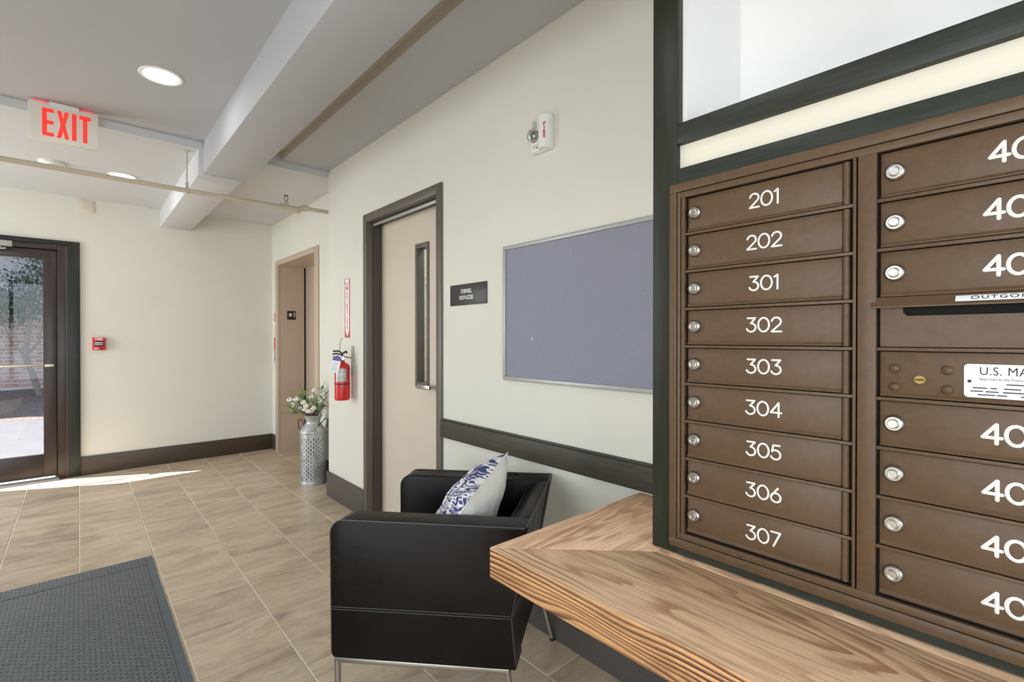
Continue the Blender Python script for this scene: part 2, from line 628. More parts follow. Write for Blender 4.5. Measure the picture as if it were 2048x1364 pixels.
    def leaf(s, base, d, length, width, up=(0, 0, 1), curl=0.15):
        d = Vector(d).normalized()
        w = d.cross(Vector(up))
        if w.length < 1e-3:
            w = d.orthogonal()
        w.normalize()
        nrm = w.cross(d).normalized()
        b = Vector(base)
        v = [b]
        for t, k in ((0.3, 0.85), (0.6, 1.0), (0.85, 0.5)):
            mid = b + d * (length * t) - nrm * (curl * length * t * t)
            v += [mid + w * (width * 0.5 * k) + nrm * width * 0.12, mid, mid - w * (width * 0.5 * k) + nrm * width * 0.12]
        v.append(b + d * length - nrm * (curl * length))
        f = [(0, 1, 2), (0, 2, 3)]
        for i in (1, 4):
            f += [(i, i + 3, i + 4, i + 1), (i + 1, i + 4, i + 5, i + 2)]
        f += [(7, 10, 8), (8, 10, 9)]
        s._add(v, f)
        return s

    def mesh(s, name, smooth=35):
        me = bpy.data.meshes.new(name)
        s.bm.to_mesh(me)
        s.bm.free()
        if smooth:
            for p in me.polygons:
                p.use_smooth = True
            me.set_sharp_from_angle(angle=R(smooth))
        return me

    def build(s, name, mat, parent=None, smooth=35):
        return link(name, s.mesh(name, smooth), mat, parent)


def link(name, me, mat, parent=None):
    o = bpy.data.objects.new(name, me)
    COL.objects.link(o)
    if mat is not None and not me.materials:
        for mm in (mat if isinstance(mat, (list, tuple)) else [mat]):
            me.materials.append(mm)
    o.parent = parent
    return o


def tag(o, label=None, cat=None, group=None, kind=None):
    if label:
        o['label'] = label
    if cat:
        o['category'] = cat
    if group:
        o['group'] = group
    if kind:
        o['kind'] = kind
    return o


def thing(name, label, cat, loc=(0, 0, 0), rot=(0, 0, 0), group=None, kind=None, frame=None):
    o = bpy.data.objects.new(name, None)
    o.empty_display_size = 0.1
    COL.objects.link(o)
    o.location = loc
    if frame is not None:
        o.rotation_euler = frame
    else:
        o.rotation_euler = rot
    return tag(o, label, cat, group, kind)


def struct(mb, name, mat, label, cat):
    o = mb.build(name, mat)
    return tag(o, label, cat, kind='structure')


# a frame for things on a wall: local x to the viewer's right, y up, z out of the wall
ON_RIGHT = Matrix(((0, 0, -1), (-1, 0, 0), (0, 1, 0))).to_euler()   # wall facing -X
ON_BACK = Matrix(((1, 0, 0), (0, 0, -1), (0, 1, 0))).to_euler()     # wall facing -Y


def text_mesh(body, size, depth=0.0004, spacing=1.0, sx=1.0, bold=0.0, align='CENTER'):
    c = bpy.data.curves.new('lettering', 'FONT')
    c.body, c.size, c.extrude, c.align_x, c.align_y = body, size, depth, align, 'CENTER'
    c.space_character = spacing
    c.offset = bold
    c.resolution_u = 3
    o = bpy.data.objects.new('lettering', c)
    COL.objects.link(o)
    dg = bpy.context.evaluated_depsgraph_get()
    me = bpy.data.meshes.new_from_object(o.evaluated_get(dg))
    bpy.data.objects.remove(o)
    bpy.data.curves.remove(c)
    me.transform(Matrix.Diagonal((sx, 1, 1, 1)))
    return me


def lettering(name, body, size, mat, parent, x, y, z, **kw):
    me = text_mesh(body, size, **kw)
    me.transform(Matrix.Translation((x, y, z)))
    me.materials.clear()
    return link(name, me, mat, parent)


def arc(cx, cy, rx, ry, a0, a1, n=10):
    return [(cx + rx * math.cos(R(a0 + (a1 - a0) * i / n)), cy + ry * math.sin(R(a0 + (a1 - a0) * i / n))) for i in range(n + 1)]


GLYPH = {   # width, strokes, in a box one unit tall
    '0': (0.74, [arc(0.37, 0.5, 0.37, 0.5, 90, 450, 22)]),
    '1': (0.26, [[(0.0, 0.86), (0.2, 1.0), (0.2, 0.0)]]),
    '2': (0.62, [arc(0.31, 0.70, 0.30, 0.30, 170, -40, 12) + [(0.0, 0.0), (0.64, 0.0)]]),
    '3': (0.62, [[(0.04, 1.0), (0.58, 1.0), (0.27, 0.62)] + arc(0.29, 0.31, 0.32, 0.31, 85, -160, 14)]),
    '4': (0.70, [[(0.52, 0.0), (0.52, 1.0), (0.0, 0.30), (0.70, 0.30)]]),
    '5': (0.62, [[(0.56, 1.0), (0.14, 1.0), (0.05, 0.55)] + arc(0.28, 0.33, 0.33, 0.33, 125, -155, 14)]),
    '6': (0.64, [[(0.46, 1.0), (0.06, 0.46)] + arc(0.32, 0.32, 0.32, 0.32, 155, 515, 20)]),
    '7': (0.60, [[(0.0, 1.0), (0.60, 1.0), (0.16, 0.0)]]),
}


def number_mb(txt, cx, cy, h, r, z):
    mb = MB()
    gap = 0.17
    w = sum(GLYPH[c][0] for c in txt) + gap * (len(txt) - 1)
    x = -w / 2
    for c in txt:
        gw, strokes = GLYPH[c]
        for st in strokes:
            cl = st[0] == st[-1] or (abs(st[0][0] - st[-1][0]) < 1e-4 and abs(st[0][1] - st[-1][1]) < 1e-4)
            pts = [(cx + (x + p[0]) * h, cy + (p[1] - 0.5) * h, z) for p in (st[:-1] if cl else st)]
            if cl:
                mb.tube(pts, r, 8, closed=True, flat=(0, 0, 1))
                continue
            runs, cur = [], [pts[0]]
            for i in range(1, len(pts)):
                cur.append(pts[i])
                if i < len(pts) - 1:
                    d0 = Vector(pts[i]) - Vector(pts[i - 1])
                    d1_ = Vector(pts[i + 1]) - Vector(pts[i])
                    if d0.angle(d1_) > 0.7:
                        runs.append(cur)
                        cur = [pts[i]]
            runs.append(cur)
            for q, rn in enumerate(runs):      # rounded stroke ends
                a_, b_ = Vector(rn[0]), Vector(rn[-1])
                da, db = (a_ - Vector(rn[1])).normalized(), (b_ - Vector(rn[-2])).normalized()
                ring = [a_ + da * r * 0.9, a_ + da * r * 0.6] + [Vector(p) for p in rn] + [b_ + db * r * 0.6, b_ + db * r * 0.9]
                rad = [r * 0.35, r * 0.8] + [r] * len(rn) + [r * 0.8, r * 0.35]
                mb.tube(ring, rad, 8, flat=(0, 0, 1))
        x += gw + gap
    return mb


# ------------------------------------------------------------------ dimensions (metres)
XB = 1.5276       # right wall
XM = 1.1505       # mailbox face
YC = 3.951        # end of the right wall / ceiling step
YB = 6.0786       # back wall
XE = 1.687        # elevator wall
ZN, ZF = 2.667, 2.616
XL, YF = -2.4, -2.6   # left wall, front wall (behind the camera)

# ------------------------------------------------------------------ structure: floor and tiles
fl = MB()
fl.box(XL - 0.2, XB + 0.6, YF - 0.2, YB + 0.02, -0.15, -0.0025)
floor = struct(fl, 'floor', M['grout'], 'floor of tan and brown stone look tiles with pale grout', 'floor')
TX, TY, GAP = 0.33308, 0.34087, 0.006


def tile_mb(x0, x1, y0, y1):
    mb = MB()
    c, h, b = 0.0018, 0.0, 0.012
    v = [(x0, y0, -b), (x1, y0, -b), (x1, y1, -b), (x0, y1, -b),
         (x0, y0, h - c), (x1, y0, h - c), (x1, y1, h - c), (x0, y1, h - c),
         (x0 + c, y0 + c, h), (x1 - c, y0 + c, h), (x1 - c, y1 - c, h), (x0 + c, y1 - c, h)]
    f = [(0, 1, 5, 4), (1, 2, 6, 5), (2, 3, 7, 6), (3, 0, 4, 7), (4, 5, 9, 8), (5, 6, 10, 9), (6, 7, 11, 10), (7, 4, 8, 11), (8, 9, 10, 11)]
    mb._add(v, f)
    return mb


full_tile = tile_mb(-TX / 2 + GAP / 2, TX / 2 - GAP / 2, -TY / 2 + GAP / 2, TY / 2 - GAP / 2).mesh('tile', 0)
full_tile.materials.append(M['tile'])
for i in range(-6, 5):
    xa, xb = 0.66107 + i * TX, 0.66107 + (i + 1) * TX
    j0 = 2.9715 if i % 2 == 0 else 3.1497
    for k in range(-12, 12):
        ya, yb = j0 + k * TY, j0 + (k + 1) * TY
        cx, cy = (xa + xb) / 2, (ya + yb) / 2
        xmax = XB if cy < YC else (1.96 if 4.7 < cy < 5.83 else XE)
        if yb < 0.2 or ya > YB - 0.02 or xa > xmax - 0.02 or cx < -1.3:
            continue
        if xb < xmax and yb < YB:
            o = link('tile', full_tile, None, floor)
            o.location = (cx, cy, random.uniform(-0.0006, 0.0004))
        else:
            x1, y1 = min(xb, xmax + 0.01), min(yb, YB)
            o = tile_mb(xa + GAP / 2 - cx, x1 - GAP / 2 - cx, ya + GAP / 2 - cy, y1 - GAP / 2 - cy).build('tile', M['tile'], floor, 0)
            o.location = (cx, cy, 0)
# plain tile bed outside the laid field (behind and left of the camera)
ob = MB()
ob.box(XL, -1.34, YF, YB, -0.012, 0)
ob.box(-1.34, XB, YF, 0.19, -0.012, 0)
tag(ob.build('tile_field', M['tile'], floor), kind='stuff')

# ------------------------------------------------------------------ structure: walls
DT = 2.19
w = MB()
w.box(XL - 0.2, -1.26, YB, YB + 0.2, 0, 2.8)
w.box(-1.26, 0.0, YB, YB + 0.2, DT, 2.8)
w.box(0.0, XE + 0.6, YB, YB + 0.2, 0, 2.8)
struct(w, 'wall_back', M['wall'], 'cream back wall beside the glass entrance door', 'wall')
D0, D1, DZ = 2.325, 3.225, 2.125
w = MB()
w.box(XB, XB + 0.2, YF - 0.2, D0, 0, 2.8)
w.box(XB, XB + 0.2, D0, D1, DZ, 2.8)
w.box(XB, XE, D1, YC, 0, 2.8)
struct(w, 'wall_right', M['wall'], 'long cream wall holding the stairwell door and notice board', 'wall')
E0, E1, EZ = 4.686, 5.848, 2.127
w = MB()
w.box(XE, XE + 0.2, D1 + 0.2, E0, 0, 2.8)
w.box(XE, XE + 0.2, E0, E1, EZ, 2.8)
w.box(XE, XE + 0.2, E1, YB, 0, 2.8)
struct(w, 'wall_alcove', M['wall'], 'set back cream wall around the elevator opening', 'wall')
w = MB()
w.box(XL - 0.2, XL, YF - 0.2, -1.8, 0, 2.8)
w.box(XL - 0.2, XL, -1.8, 1.0, 0, 0.4)
w.box(XL - 0.2, XL, -1.8, 1.0, 2.45, 2.8)
w.box(XL - 0.2, XL, 1.0, 4.2, 0, 2.8)
w.box(XL - 0.2, XL, 4.2, 5.9, 0, 0.4)
w.box(XL - 0.2, XL, 4.2, 5.9, 2.45, 2.8)
w.box(XL - 0.2, XL, 5.9, YB + 0.2, 0, 2.8)
struct(w, 'wall_left', M['wall'], 'cream wall out of view on the left with a window', 'wall')
w = MB()
w.box(XL, -2.1, YF - 0.2, YF, 0, 2.8)
w.box(0.9, XB, YF - 0.2, YF, 0, 2.8)
w.box(-2.1, 0.9, YF - 0.2, YF, 0, 0.35)
w.box(-2.1, 0.9, YF - 0.2, YF, 2.55, 2.8)
struct(w, 'wall_front', M['wall'], 'cream wall behind the camera with a wide window', 'wall')


def window(name, ax, lab, y0=0, y1=0):
    t = thing(name, lab, 'window', kind='structure')
    f = MB()
    g = MB()
    if ax == 'y':
        a, b_ = YF - 0.14, YF - 0.08
        for x in (-2.1, -1.12, -0.14, 0.84):
            f.box(x, x + 0.06, a, b_, 0.35, 2.55, 0.004)
        f.box(-2.1, 0.9, a + 0.005, b_ - 0.005, 0.35, 0.41, 0.004)
        f.box(-2.1, 0.9, a + 0.005, b_ - 0.005, 2.49, 2.55, 0.004)
        g.box(-2.07, 0.87, YF - 0.113, YF - 0.107, 0.38, 2.52)
    else:
        x0, x1 = XL - 0.14, XL - 0.08
        for y in (y0, (y0 + y1) / 2 - 0.03, y1 - 0.06):
            f.box(x0, x1, y, y + 0.06, 0.4, 2.45, 0.004)
        f.box(x0 + 0.005, x1 - 0.005, y0, y1, 0.4, 0.46, 0.004)
        f.box(x0 + 0.005, x1 - 0.005, y0, y1, 2.39, 2.45, 0.004)
        g.box(XL - 0.113, XL - 0.107, y0 + 0.03, y1 - 0.03, 0.43, 2.42)
    f.build('window_frame', M['bronze'], t)
    g.build('pane', M['glass'], t)


window('window_1', 'y', 'wide window behind the camera')
window('window_2', 'x', 'side window out of view on the left', -1.8, 1.0)
window('added_window', 'x', 'added window out of view left of the entrance door, brightens the far end', 4.2, 5.9)  # unseen window added to bring more light to the far end

# ceiling: near slabs, far slab 65 mm lower, beam, pocket right of the beam
c = MB()
c.box(XL - 0.2, 0.70, YF - 0.2, YC, ZN, 2.9)
c.box(1.165, XB + 0.2, YF - 0.2, YC, ZN, 2.9)
ceiling = struct(c, 'ceiling', M['ceiling'], 'off white ceiling with a step above the entrance', 'ceiling')
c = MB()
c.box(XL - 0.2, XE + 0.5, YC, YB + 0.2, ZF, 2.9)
c.build('dropped_panel', M['ceiling_lit'], ceiling)
c = MB()
c.box(0.66, 1.164, YF - 0.2, YC - 0.001, 2.725, 2.85)
c.box(1.1635, 1.1648, YF - 0.2, YC - 0.001, ZN + 0.0005, 2.74)
c.build('recess', M['pocket'], ceiling)
b = MB()
b.box(0.648, 0.922, YF - 0.2, YC, 2.448, 2.88, 0.004)
b.build('beam', M['ceiling'], ceiling)
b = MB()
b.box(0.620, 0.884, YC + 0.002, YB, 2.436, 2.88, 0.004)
b.build('beam', M['ceiling_lit'], ceiling)
# baseboards, rails
b = MB()
b.box(0.002, XE, YB - 0.016, YB, 0, 0.178, 0.004)
struct(b, 'baseboard_back', M['base_dark'], 'tall dark baseboard along the back wall', 'baseboard')
b = MB()
b.box(XB - 0.016, XB, D1 + 0.052, YC + 0.012, 0, 0.200, 0.004)
b.box(XB - 0.016, XB, YF, D0 - 0.052, 0, 0.200, 0.004)
struct(b, 'baseboard_right', M['base_brown'], 'tall grey brown baseboard at the foot of the right wall', 'baseboard')
b = MB()
b.box(XE - 0.014, XE, YC + 0.001, E0 - 0.105, 0, 0.175, 0.004)
b.box(XE - 0.014, XE, E1 + 0.08, YB - 0.017, 0, 0.175, 0.004)
struct(b, 'baseboard_alcove', M['base_dark'], 'short dark baseboards either side of the elevator', 'baseboard')
b = MB()
b.box(XB - 0.024, XB, 0.72, D0 - 0.052, 0.742, 0.836, 0.003)
b.box(XB - 0.017, XB, 0.72, D0 - 0.052, 0.836, 0.845, 0.002)
struct(b, 'trim_1', M['rail_brown'], 'dark brown chair rail on the right wall behind the armchair', 'trim')

# ------------------------------------------------------------------ door_1: glazed entrance door in the back wall
d1 = thing('door_1', 'dark bronze glass entrance door at the left edge', 'door', (0, YB, 0), kind='structure')
f = MB()
f.box(-0.078, 0.006, -0.022, 0.10, 0, 2.195, 0.003)
f.box(-1.34, -0.078, -0.022, 0.10, 2.155, 2.195, 0.003)
f.box(-1.34, -1.20, -0.022, 0.10, 0, 2.155, 0.003)
f.build('outer_trim', M['black_wood'], d1)
f = MB()
f.box(-0.150, -0.080, -0.012, 0.10, 0, 2.155, 0.003)
f.box(-1.20, -0.150, -0.012, 0.10, 2.105, 2.155, 0.003)
f.box(-1.20, -1.13, -0.012, 0.10, 0, 2.105, 0.003)
f.box(-0.170, -0.14, 0.050, 0.09, 0, 2.11)
f.box(-1.14, -1.11, 0.050, 0.09, 0, 2.11)
f.box(-1.14, -0.14, 0.050, 0.09, 2.085, 2.11)
f.build('frame', M['bronze'], d1)
f = MB()
f.box(-0.090, -0.078, -0.016, 0.02, 0.0, 2.15, 0.002)
f.build('jamb_strip', M['steel_dark'], d1)
f = MB()
f.box(-0.244, -0.156, 0.004, 0.048, 0.035, 2.098, 0.004)
f.box(-1.126, -1.036, 0.004, 0.048, 0.035, 2.098, 0.004)
f.box(-1.036, -0.244, 0.0045, 0.0475, 2.018, 2.098, 0.003)
f.box(-1.036, -0.244, 0.0045, 0.0475, 0.035, 0.240, 0.003)
leaf = f.build('leaf', M['bronze'], d1)
f = MB()
f.box(-1.04, -0.240, 0.023, 0.029, 0.236, 2.022)
f.build('pane', M['glass'], leaf)
f = MB()
f.box(-1.06, -0.24, -0.050, -0.030, 1.040, 1.062, 0.003)
f.box(-0.235, -0.170, -0.040, 0.004, 1.036, 1.060, 0.003)
f.box(-1.10, -1.04, -0.040, 0.004, 1.036, 1.060, 0.003)
f.build('push_bar', M['gold_bar'], leaf)
f = MB()
f.box(-0.72, -0.43, -0.075, -0.022, 2.095, 2.145, 0.006)
cl = f.build('door_closer', M['alu'], d1)
f = MB()
f.tube([(-0.50, -0.06, 2.09), (-0.62, -0.14, 2.085), (-0.74, -0.20, 2.085)], 0.010, 8)
f.tube([(-0.47, -0.05, 2.08), (-0.60, -0.03, 2.06), (-0.80, -0.02, 2.06)], 0.008, 8)
f.build('closer_arm', M['alu'], cl)
f = MB()
f.box(-1.14, -0.14, -0.06, 0.10, -0.004, 0.014, 0.004)
f.build('threshold', M['alu'], d1)

# ------------------------------------------------------------------ door_2: stairwell door in the right wall
d2 = thing('door_2', 'beige stairwell door with narrow window in dark steel frame', 'door', (XB, 0, 0), kind='structure')
XD = 0.103      # leaf face behind the wall face
f = MB()
f.box(-0.014, 0.05, D1 - 0.002, D1 + 0.050, 0, 2.178, 0.003)
f.box(-0.014, 0.05, D0 - 0.050, D0 + 0.002, 0, 2.178, 0.003)
f.box(-0.0135, 0.0495, D0, D1, DZ - 0.003, 2.178, 0.002)
f.build('frame_face', M['steel_frame'], d2)
f = MB()
f.box(0.04, 0.103, D1 - 0.012, D1, 0, DZ)
f.box(0.04, 0.103, D0, D0 + 0.012, 0, DZ)
f.box(0.04, 0.103, D0, D1, DZ - 0.012, DZ)
f.box(0.103, 0.19, D1 - 0.003, D1 + 0.04, 0, DZ)
f.box(0.103, 0.19, D0 - 0.04, D0 + 0.003, 0, DZ)
f.box(0.103, 0.19, D0, D1, DZ - 0.003, DZ + 0.04)
f.build('jamb', M['steel_dark'], d2)
f = MB()
f.box(0.03, 0.045, D0 + 0.012, D1 - 0.02, DZ - 0.030, DZ - 0.012, 0.003)
f.build('head_seal', M['alu'], d2)
L0, L1, LZ0, LZ1 = 2.598, 2.722, 1.010, 1.880
f = MB()
f.box(XD, XD + 0.045, D0 + 0.004, L0, 0.008, DZ - 0.004)
f.box(XD, XD + 0.045, L1, D1 - 0.004, 0.008, DZ - 0.004)
f.box(XD, XD + 0.045, L0, L1, 0.008, LZ0)
f.box(XD, XD + 0.045, L0, L1, LZ1, DZ - 0.004)
leaf = f.build('leaf', M['door_leaf'], d2)
f = MB()
for (y0, y1, z0, z1) in ((L1 - 0.004, L1 + 0.018, LZ0 - 0.03, LZ1 + 0.025), (L0 - 0.018, L0 + 0.004, LZ0 - 0.03, LZ1 + 0.025), (L0, L1, LZ0 - 0.03, LZ0 + 0.004), (L0, L1, LZ1 - 0.004, LZ1 + 0.025)):
    f.box(XD - 0.008, XD + 0.05, y0, y1, z0, z1, 0.002)
f.build('lite_frame', M['steel_frame'], leaf)
f = MB()
f.box(XD + 0.020, XD + 0.026, L0, L1, LZ0, LZ1)
f.build('pane', M['lite_glass'], leaf)
f = MB()
f.box(XD - 0.055, XD - 0.038, 2.50, 2.645, 0.978, 1.008, 0.006)
f.box(XD - 0.045, XD, 2.500, 2.530, 0.984, 1.002, 0.004)
f.build('handle', M['chrome'], leaf)
# stairwell seen through the narrow window
s = MB()
s.box(XB + 0.22, XB + 2.2, 3.30, 3.40, 0, 2.7)
s.box(XB + 2.1, XB + 2.2, 1.2, 3.4, 0, 2.7)
s.box(XB + 0.22, XB + 2.2, 1.1, 1.2, 0, 2.7)
s.box(XB + 0.22, XB + 2.2, 1.1, 3.4, 2.7, 2.8)
s.box(XB + 0.22, XB + 2.2, 1.1, 3.4, -0.1, 0)
struct(s, 'wall_stairwell', M['wall'], 'dim stairwell wall behind the narrow door window', 'wall')

# ------------------------------------------------------------------ door_3: elevator
d3 = thing('door_3', 'taupe steel elevator entrance in the alcove', 'elevator', (XE, 0, 0), kind='structure')
f = MB()
f.box(-0.014, 0.02, E1 - 0.004, E1 + 0.075, 0, 2.178, 0.003)
f.box(-0.014, 0.02, E0 - 0.10, E0 + 0.004, 0, 2.178, 0.003)
f.box(-0.0135, 0.0195, E0, E1, EZ - 0.004, 2.178, 0.002)
f.build('frame_face', M['elevator'], d3)
f = MB()
f.box(0.02, 0.284, E1 - 0.004, E1 + 0.05, 0, EZ + 0.02)
f.build('jamb', M['elevator'], d3)
f = MB()
f.box(0.02, 0.36, E0 - 0.05, E0 + 0.004, 0, EZ + 0.02)
f.build('jamb', M['elevator'], d3)
f = MB()
f.box(0.02, 0.36, E0, E1, EZ - 0.004, EZ + 0.05)
f.build('head', M['elevator'], d3)
f = MB()
f.box(0.302, 0.33, E0 - 0.02, 5.262, 0.01, EZ, 0.002)
f.build('panel', M['elevator'], d3)
f = MB()
f.box(0.302, 0.33, 5.268, E1 - 0.004, 0.01, EZ, 0.002)
pn = f.build('panel', M['elevator'], d3)
f = MB()
f.lathe([(0.006, 0), (0.006, 0.003)], 12, (0.299, 5.46, 1.90), 'x')
f.build('key_hole', M['dark'], pn)
f = MB()
f.box(0.286, 0.34, E0 - 0.05, E1 + 0.05, -0.02, 0.0005)
f.box(0.331, 0.36, E0 - 0.05, E1 + 0.05, 0, EZ + 0.03)
f.box(0.285, 0.36, E1 - 0.003, E1 + 0.05, 0, EZ + 0.03)  # dark backing and strip, shade of the jamb gap given as colour
f.build('sill_dark_gap', M['dark'], d3)

# ------------------------------------------------------------------ outside the entrance
o = MB()
o.box(-9, 6, YB + 0.1, 10.8, -0.12, -0.006)
struct(o, 'trim_2', M['concrete'], 'pale concrete walk outside the entrance door', 'pavement')
mu = MB()
nx, ny = 40, 16
vv, ff = [], []
for j in range(ny + 1):
    for i in range(nx + 1):
        t = j / ny
        vv.append((-6 + 9 * i / nx, 10.75 + 2.04 * t, -0.02 + 0.36 * t + random.uniform(-0.012, 0.02)))
for j in range(ny):
    for i in range(nx):
        a = j * (nx + 1) + i
        ff.append((a, a + 1, a + nx + 2, a + nx + 1))
mu._add(vv, ff)
mu.box(-6, 3, 10.75, 12.79, -0.12, -0.06)
tag(mu.build('mulch_bed', M['mulch']), 'brown mulch bed below the brick wall outside', 'mulch', kind='stuff')
kb = MB()
kb.box(-6, 3, 12.80, 12.96, 0.20, 0.37, 0.02)
tag(kb.build('kerb', M['stucco']), 'pale kerb at the foot of the whitewashed brick wall outside', 'kerb')
bw = thing('brick_wall', 'whitewashed red brick wall beyond the mulch bed outside', 'wall', (0, 13.0, 0))
o = MB()
o.box(-9, 5, 0, 0.3, 0, 1.95)
o.build('brick_base', M['brick'], bw)
o = MB()
o.box(-9, 5, 0.03, 0.3, 1.95, 6.0)
o.build('stucco_wall', M['stucco'], bw)
o = MB()
o.box(-9, 5, -0.03, 0.04, 2.86, 2.90)
o.build('ledge', M['stucco'], bw)
# tree
tr = thing('courtyard_tree', 'small grey trunked tree with dense green leaves outside the glass door', 'tree', (-0.53, 12.35, 0.28))
tk = MB()


def wob(p, q, n=6, k=0.03):
    p, q = Vector(p), Vector(q)
    return [p.lerp(q, i / n) + Vector((random.uniform(-k, k), random.uniform(-k, k), 0)) * (1 if 0 < i < n else 0) for i in range(n + 1)]


tk.tube([(0.0, 0, -0.1), (-0.10, 0, 0.35), (-0.20, 0.02, 0.68), (-0.20, 0.02, 0.75)], [0.05, 0.045, 0.042, 0.04], 8)
tk.tube([(-0.20, 0.02, 0.68), (-0.16, 0.0, 1.1), (-0.13, -0.02, 1.6), (-0.10, 0, 2.1)], [0.042, 0.034, 0.028, 0.014], 8)
tk.tube([(-0.19, 0.02, 0.66), (-0.38, 0.05, 0.95), (-0.46, 0.03, 1.25), (-0.52, 0.1, 1.7)], [0.022, 0.016, 0.012, 0.008], 6)
tk.tube([(-0.19, 0.0, 0.68), (-0.02, 0.02, 0.95), (0.03, 0, 1.3), (0.10, 0.05, 1.9)], [0.022, 0.017, 0.013, 0.008], 6)
tk.tube([(-0.44, 0.03, 1.2), (-0.66, 0.05, 1.42), (-0.85, 0, 1.7)], [0.012, 0.009, 0.006], 6)
tk.build('trunk', M['bark'], tr)
lv = MB()
cl = [(-0.25, 2.0, 0.50), (0.05, 2.15, 0.48), (-0.55, 1.72, 0.40), (-0.15, 1.55, 0.42), (-0.85, 1.45, 0.34), (0.30, 1.75, 0.42), (-0.5, 1.42, 0.32), (0.12, 2.5, 0.36), (-0.35, 1.75, 0.40), (0.0, 1.80, 0.40)]
for (x, z, r) in cl:
    for k in range(300):
        d = Vector((random.gauss(0, 1), random.gauss(0, 1), random.gauss(0, 0.8))).normalized() * (r * random.uniform(0.35, 1.0))
        lv.leaf((x + d.x, 0.05 + d.y * 0.8, z + d.z), (d.x + random.uniform(-.4, .4), d.y + random.uniform(-.4, .4), d.z * 0.4 + random.uniform(-.5, .2)), random.uniform(0.06, 0.09), random.uniform(0.03, 0.042))
tag(lv.build('foliage', M['tree_leaf'], tr), kind='stuff')

# ------------------------------------------------------------------ ceiling fittings
def downlight(x, y, z, label, group=None):
    t = thing('recessed_light', label, 'ceiling light', (x, y, z), group=group)
    m1 = MB()
    m1.lathe([(0.095, 0.0), (0.097, -0.004), (0.090, -0.008), (0.078, -0.006), (0.074, 0.0)], 40, cap=False)
    m1.build('trim_ring', M['trim_white'], t)
    m2 = MB()
    m2.lathe([(0.001, -0.003), (0.074, -0.003), (0.074, -0.0005)], 40, cap=False)
    m2.build('lens', M['lamp'], t)
    return t


downlight(0.322, 3.09, ZN, 'round recessed light nearest the exit sign, lit white')
downlight(0.265, 5.02, ZF, 'round recessed light beyond the sprinkler pipe near the back wall')
downlight(2.5, 2.3, 2.70, 'added unseen stairwell ceiling light behind the beige door')  # light added to brighten the view through the door window
for (x, y, z) in ((0.32, 1.0, ZN), (0.32, -1.0, ZN), (-1.3, -1.0, ZN), (-1.3, 1.0, ZN), (-1.3, 3.05, ZN), (-1.3, 4.97, ZF)):
    downlight(x, y, z, 'recessed ceiling light outside the picture', 'unseen ceiling lights')

# exit sign
ex = thing('exit_sign', 'white ceiling hung sign with lit red EXIT letters', 'exit sign', (-0.060, 3.85, 2.655))
f = MB()
f.box(-0.152, 0.152, 0.0, 0.042, -0.218, -0.003, 0.006)
f.build('housing', M['exit_panel'], ex)
f = MB()
f.box(-0.065, 0.065, -0.004, 0.05, -0.014, 0.010, 0.003)
f.build('canopy', M['plastic_white'], ex)
f = MB()
f.box(-0.13, -0.070, 0.030, 0.040, -0.003, 0.000)
f.build('lamp_strip', M['exit_edge'], ex)
f = MB()
f.box(0.070, 0.13, 0.030, 0.040, -0.003, 0.000)
f.build('lamp_strip', M['exit_edge'], ex)


def letter_polys(ch):
    s = 0.28
    if ch == 'E':
        return [[(0, 0), (0.52, 0), (0.52, 0.13), (0.21, 0.13), (0.21, 0.435), (0.5, 0.435), (0.5, 0.565), (0.21, 0.565), (0.21, 0.87), (0.52, 0.87), (0.52, 1), (0, 1)]]
    if ch == 'X':
        return [[(0, 0), (0.19, 0), (0.28, 0.29), (0.37, 0), (0.56, 0), (0.385, 0.5), (0.55, 1), (0.36, 1), (0.28, 0.71), (0.20, 1), (0.01, 1), (0.175, 0.5)]]
    if ch == 'I':
        return [[(0, 0), (0.21, 0), (0.21, 1), (0, 1)]]
    return [[(0.17, 0), (0.38, 0), (0.38, 0.86), (0.55, 0.86), (0.55, 1), (0, 1), (0, 0.86), (0.17, 0.86)]]


x = -0.094
H = 0.158
KW = 0.60
for ch, wd in (('E', 0.52), ('X', 0.56), ('I', 0.21), ('T', 0.55)):
    f = MB()
    for poly in letter_polys(ch):
        f.prism([(x + p[0] * H * KW, -0.191 + p[1] * H) for p in poly], -0.002, 0.002, 'y')
    f.build('letter', M['exit_red'], ex, 0)
    x += wd * H * KW + 0.0120

# smoke detector
sd = thing('smoke_detector', 'flat white round smoke detector on ceiling behind the pipe', 'smoke detector', (-0.148, 4.98, ZF))
f = MB()
f.lathe([(0.075, 0), (0.075, -0.016), (0.069, -0.022), (0.001, -0.022)], 32, cap=False)
f.build('base', M['plastic_white'], sd)
f = MB()
f.lathe([(0.058, -0.021), (0.052, -0.036), (0.030, -0.044), (0.001, -0.044)], 32, cap=False)
f.build('cover', M['plastic_white'], sd)

# sprinkler pipe
PY, PZ = 4.04, 2.335
sp = thing('sprinkler_pipe', 'tan painted sprinkler pipe crossing below the ceiling', 'pipe', (0, PY, PZ))
f = MB()
f.tube([(XL, 0, 0), (1.19, 0, 0)], 0.0165, 16)
f.tube([(1.37, 0, 0.022), (XE - 0.005, 0, 0.022)], 0.0155, 16)
f.build('pipe', M['pipe'], sp)
f = MB()
f.tube([(1.18, 0, 0), (1.21, 0, 0)], 0.026, 14)
f.tube([(1.205, 0, 0), (1.275, 0, 0)], 0.023, 14)
f.tube([(1.225, 0, 0.0), (1.225, 0, 0.045)], [0.024, 0.016], 14)
f.tube([(1.275, 0, 0), (1.300, 0, -0.004)], 0.026, 14)
f.build('tee_fitting', M['pipe'], sp)
f = MB()
f.tube([(1.30, 0, -0.004), (1.315, 0, -0.006), (1.33, 0, 0.002), (1.345, 0, 0.018), (1.36, 0, 0.022)], 0.021, 14)
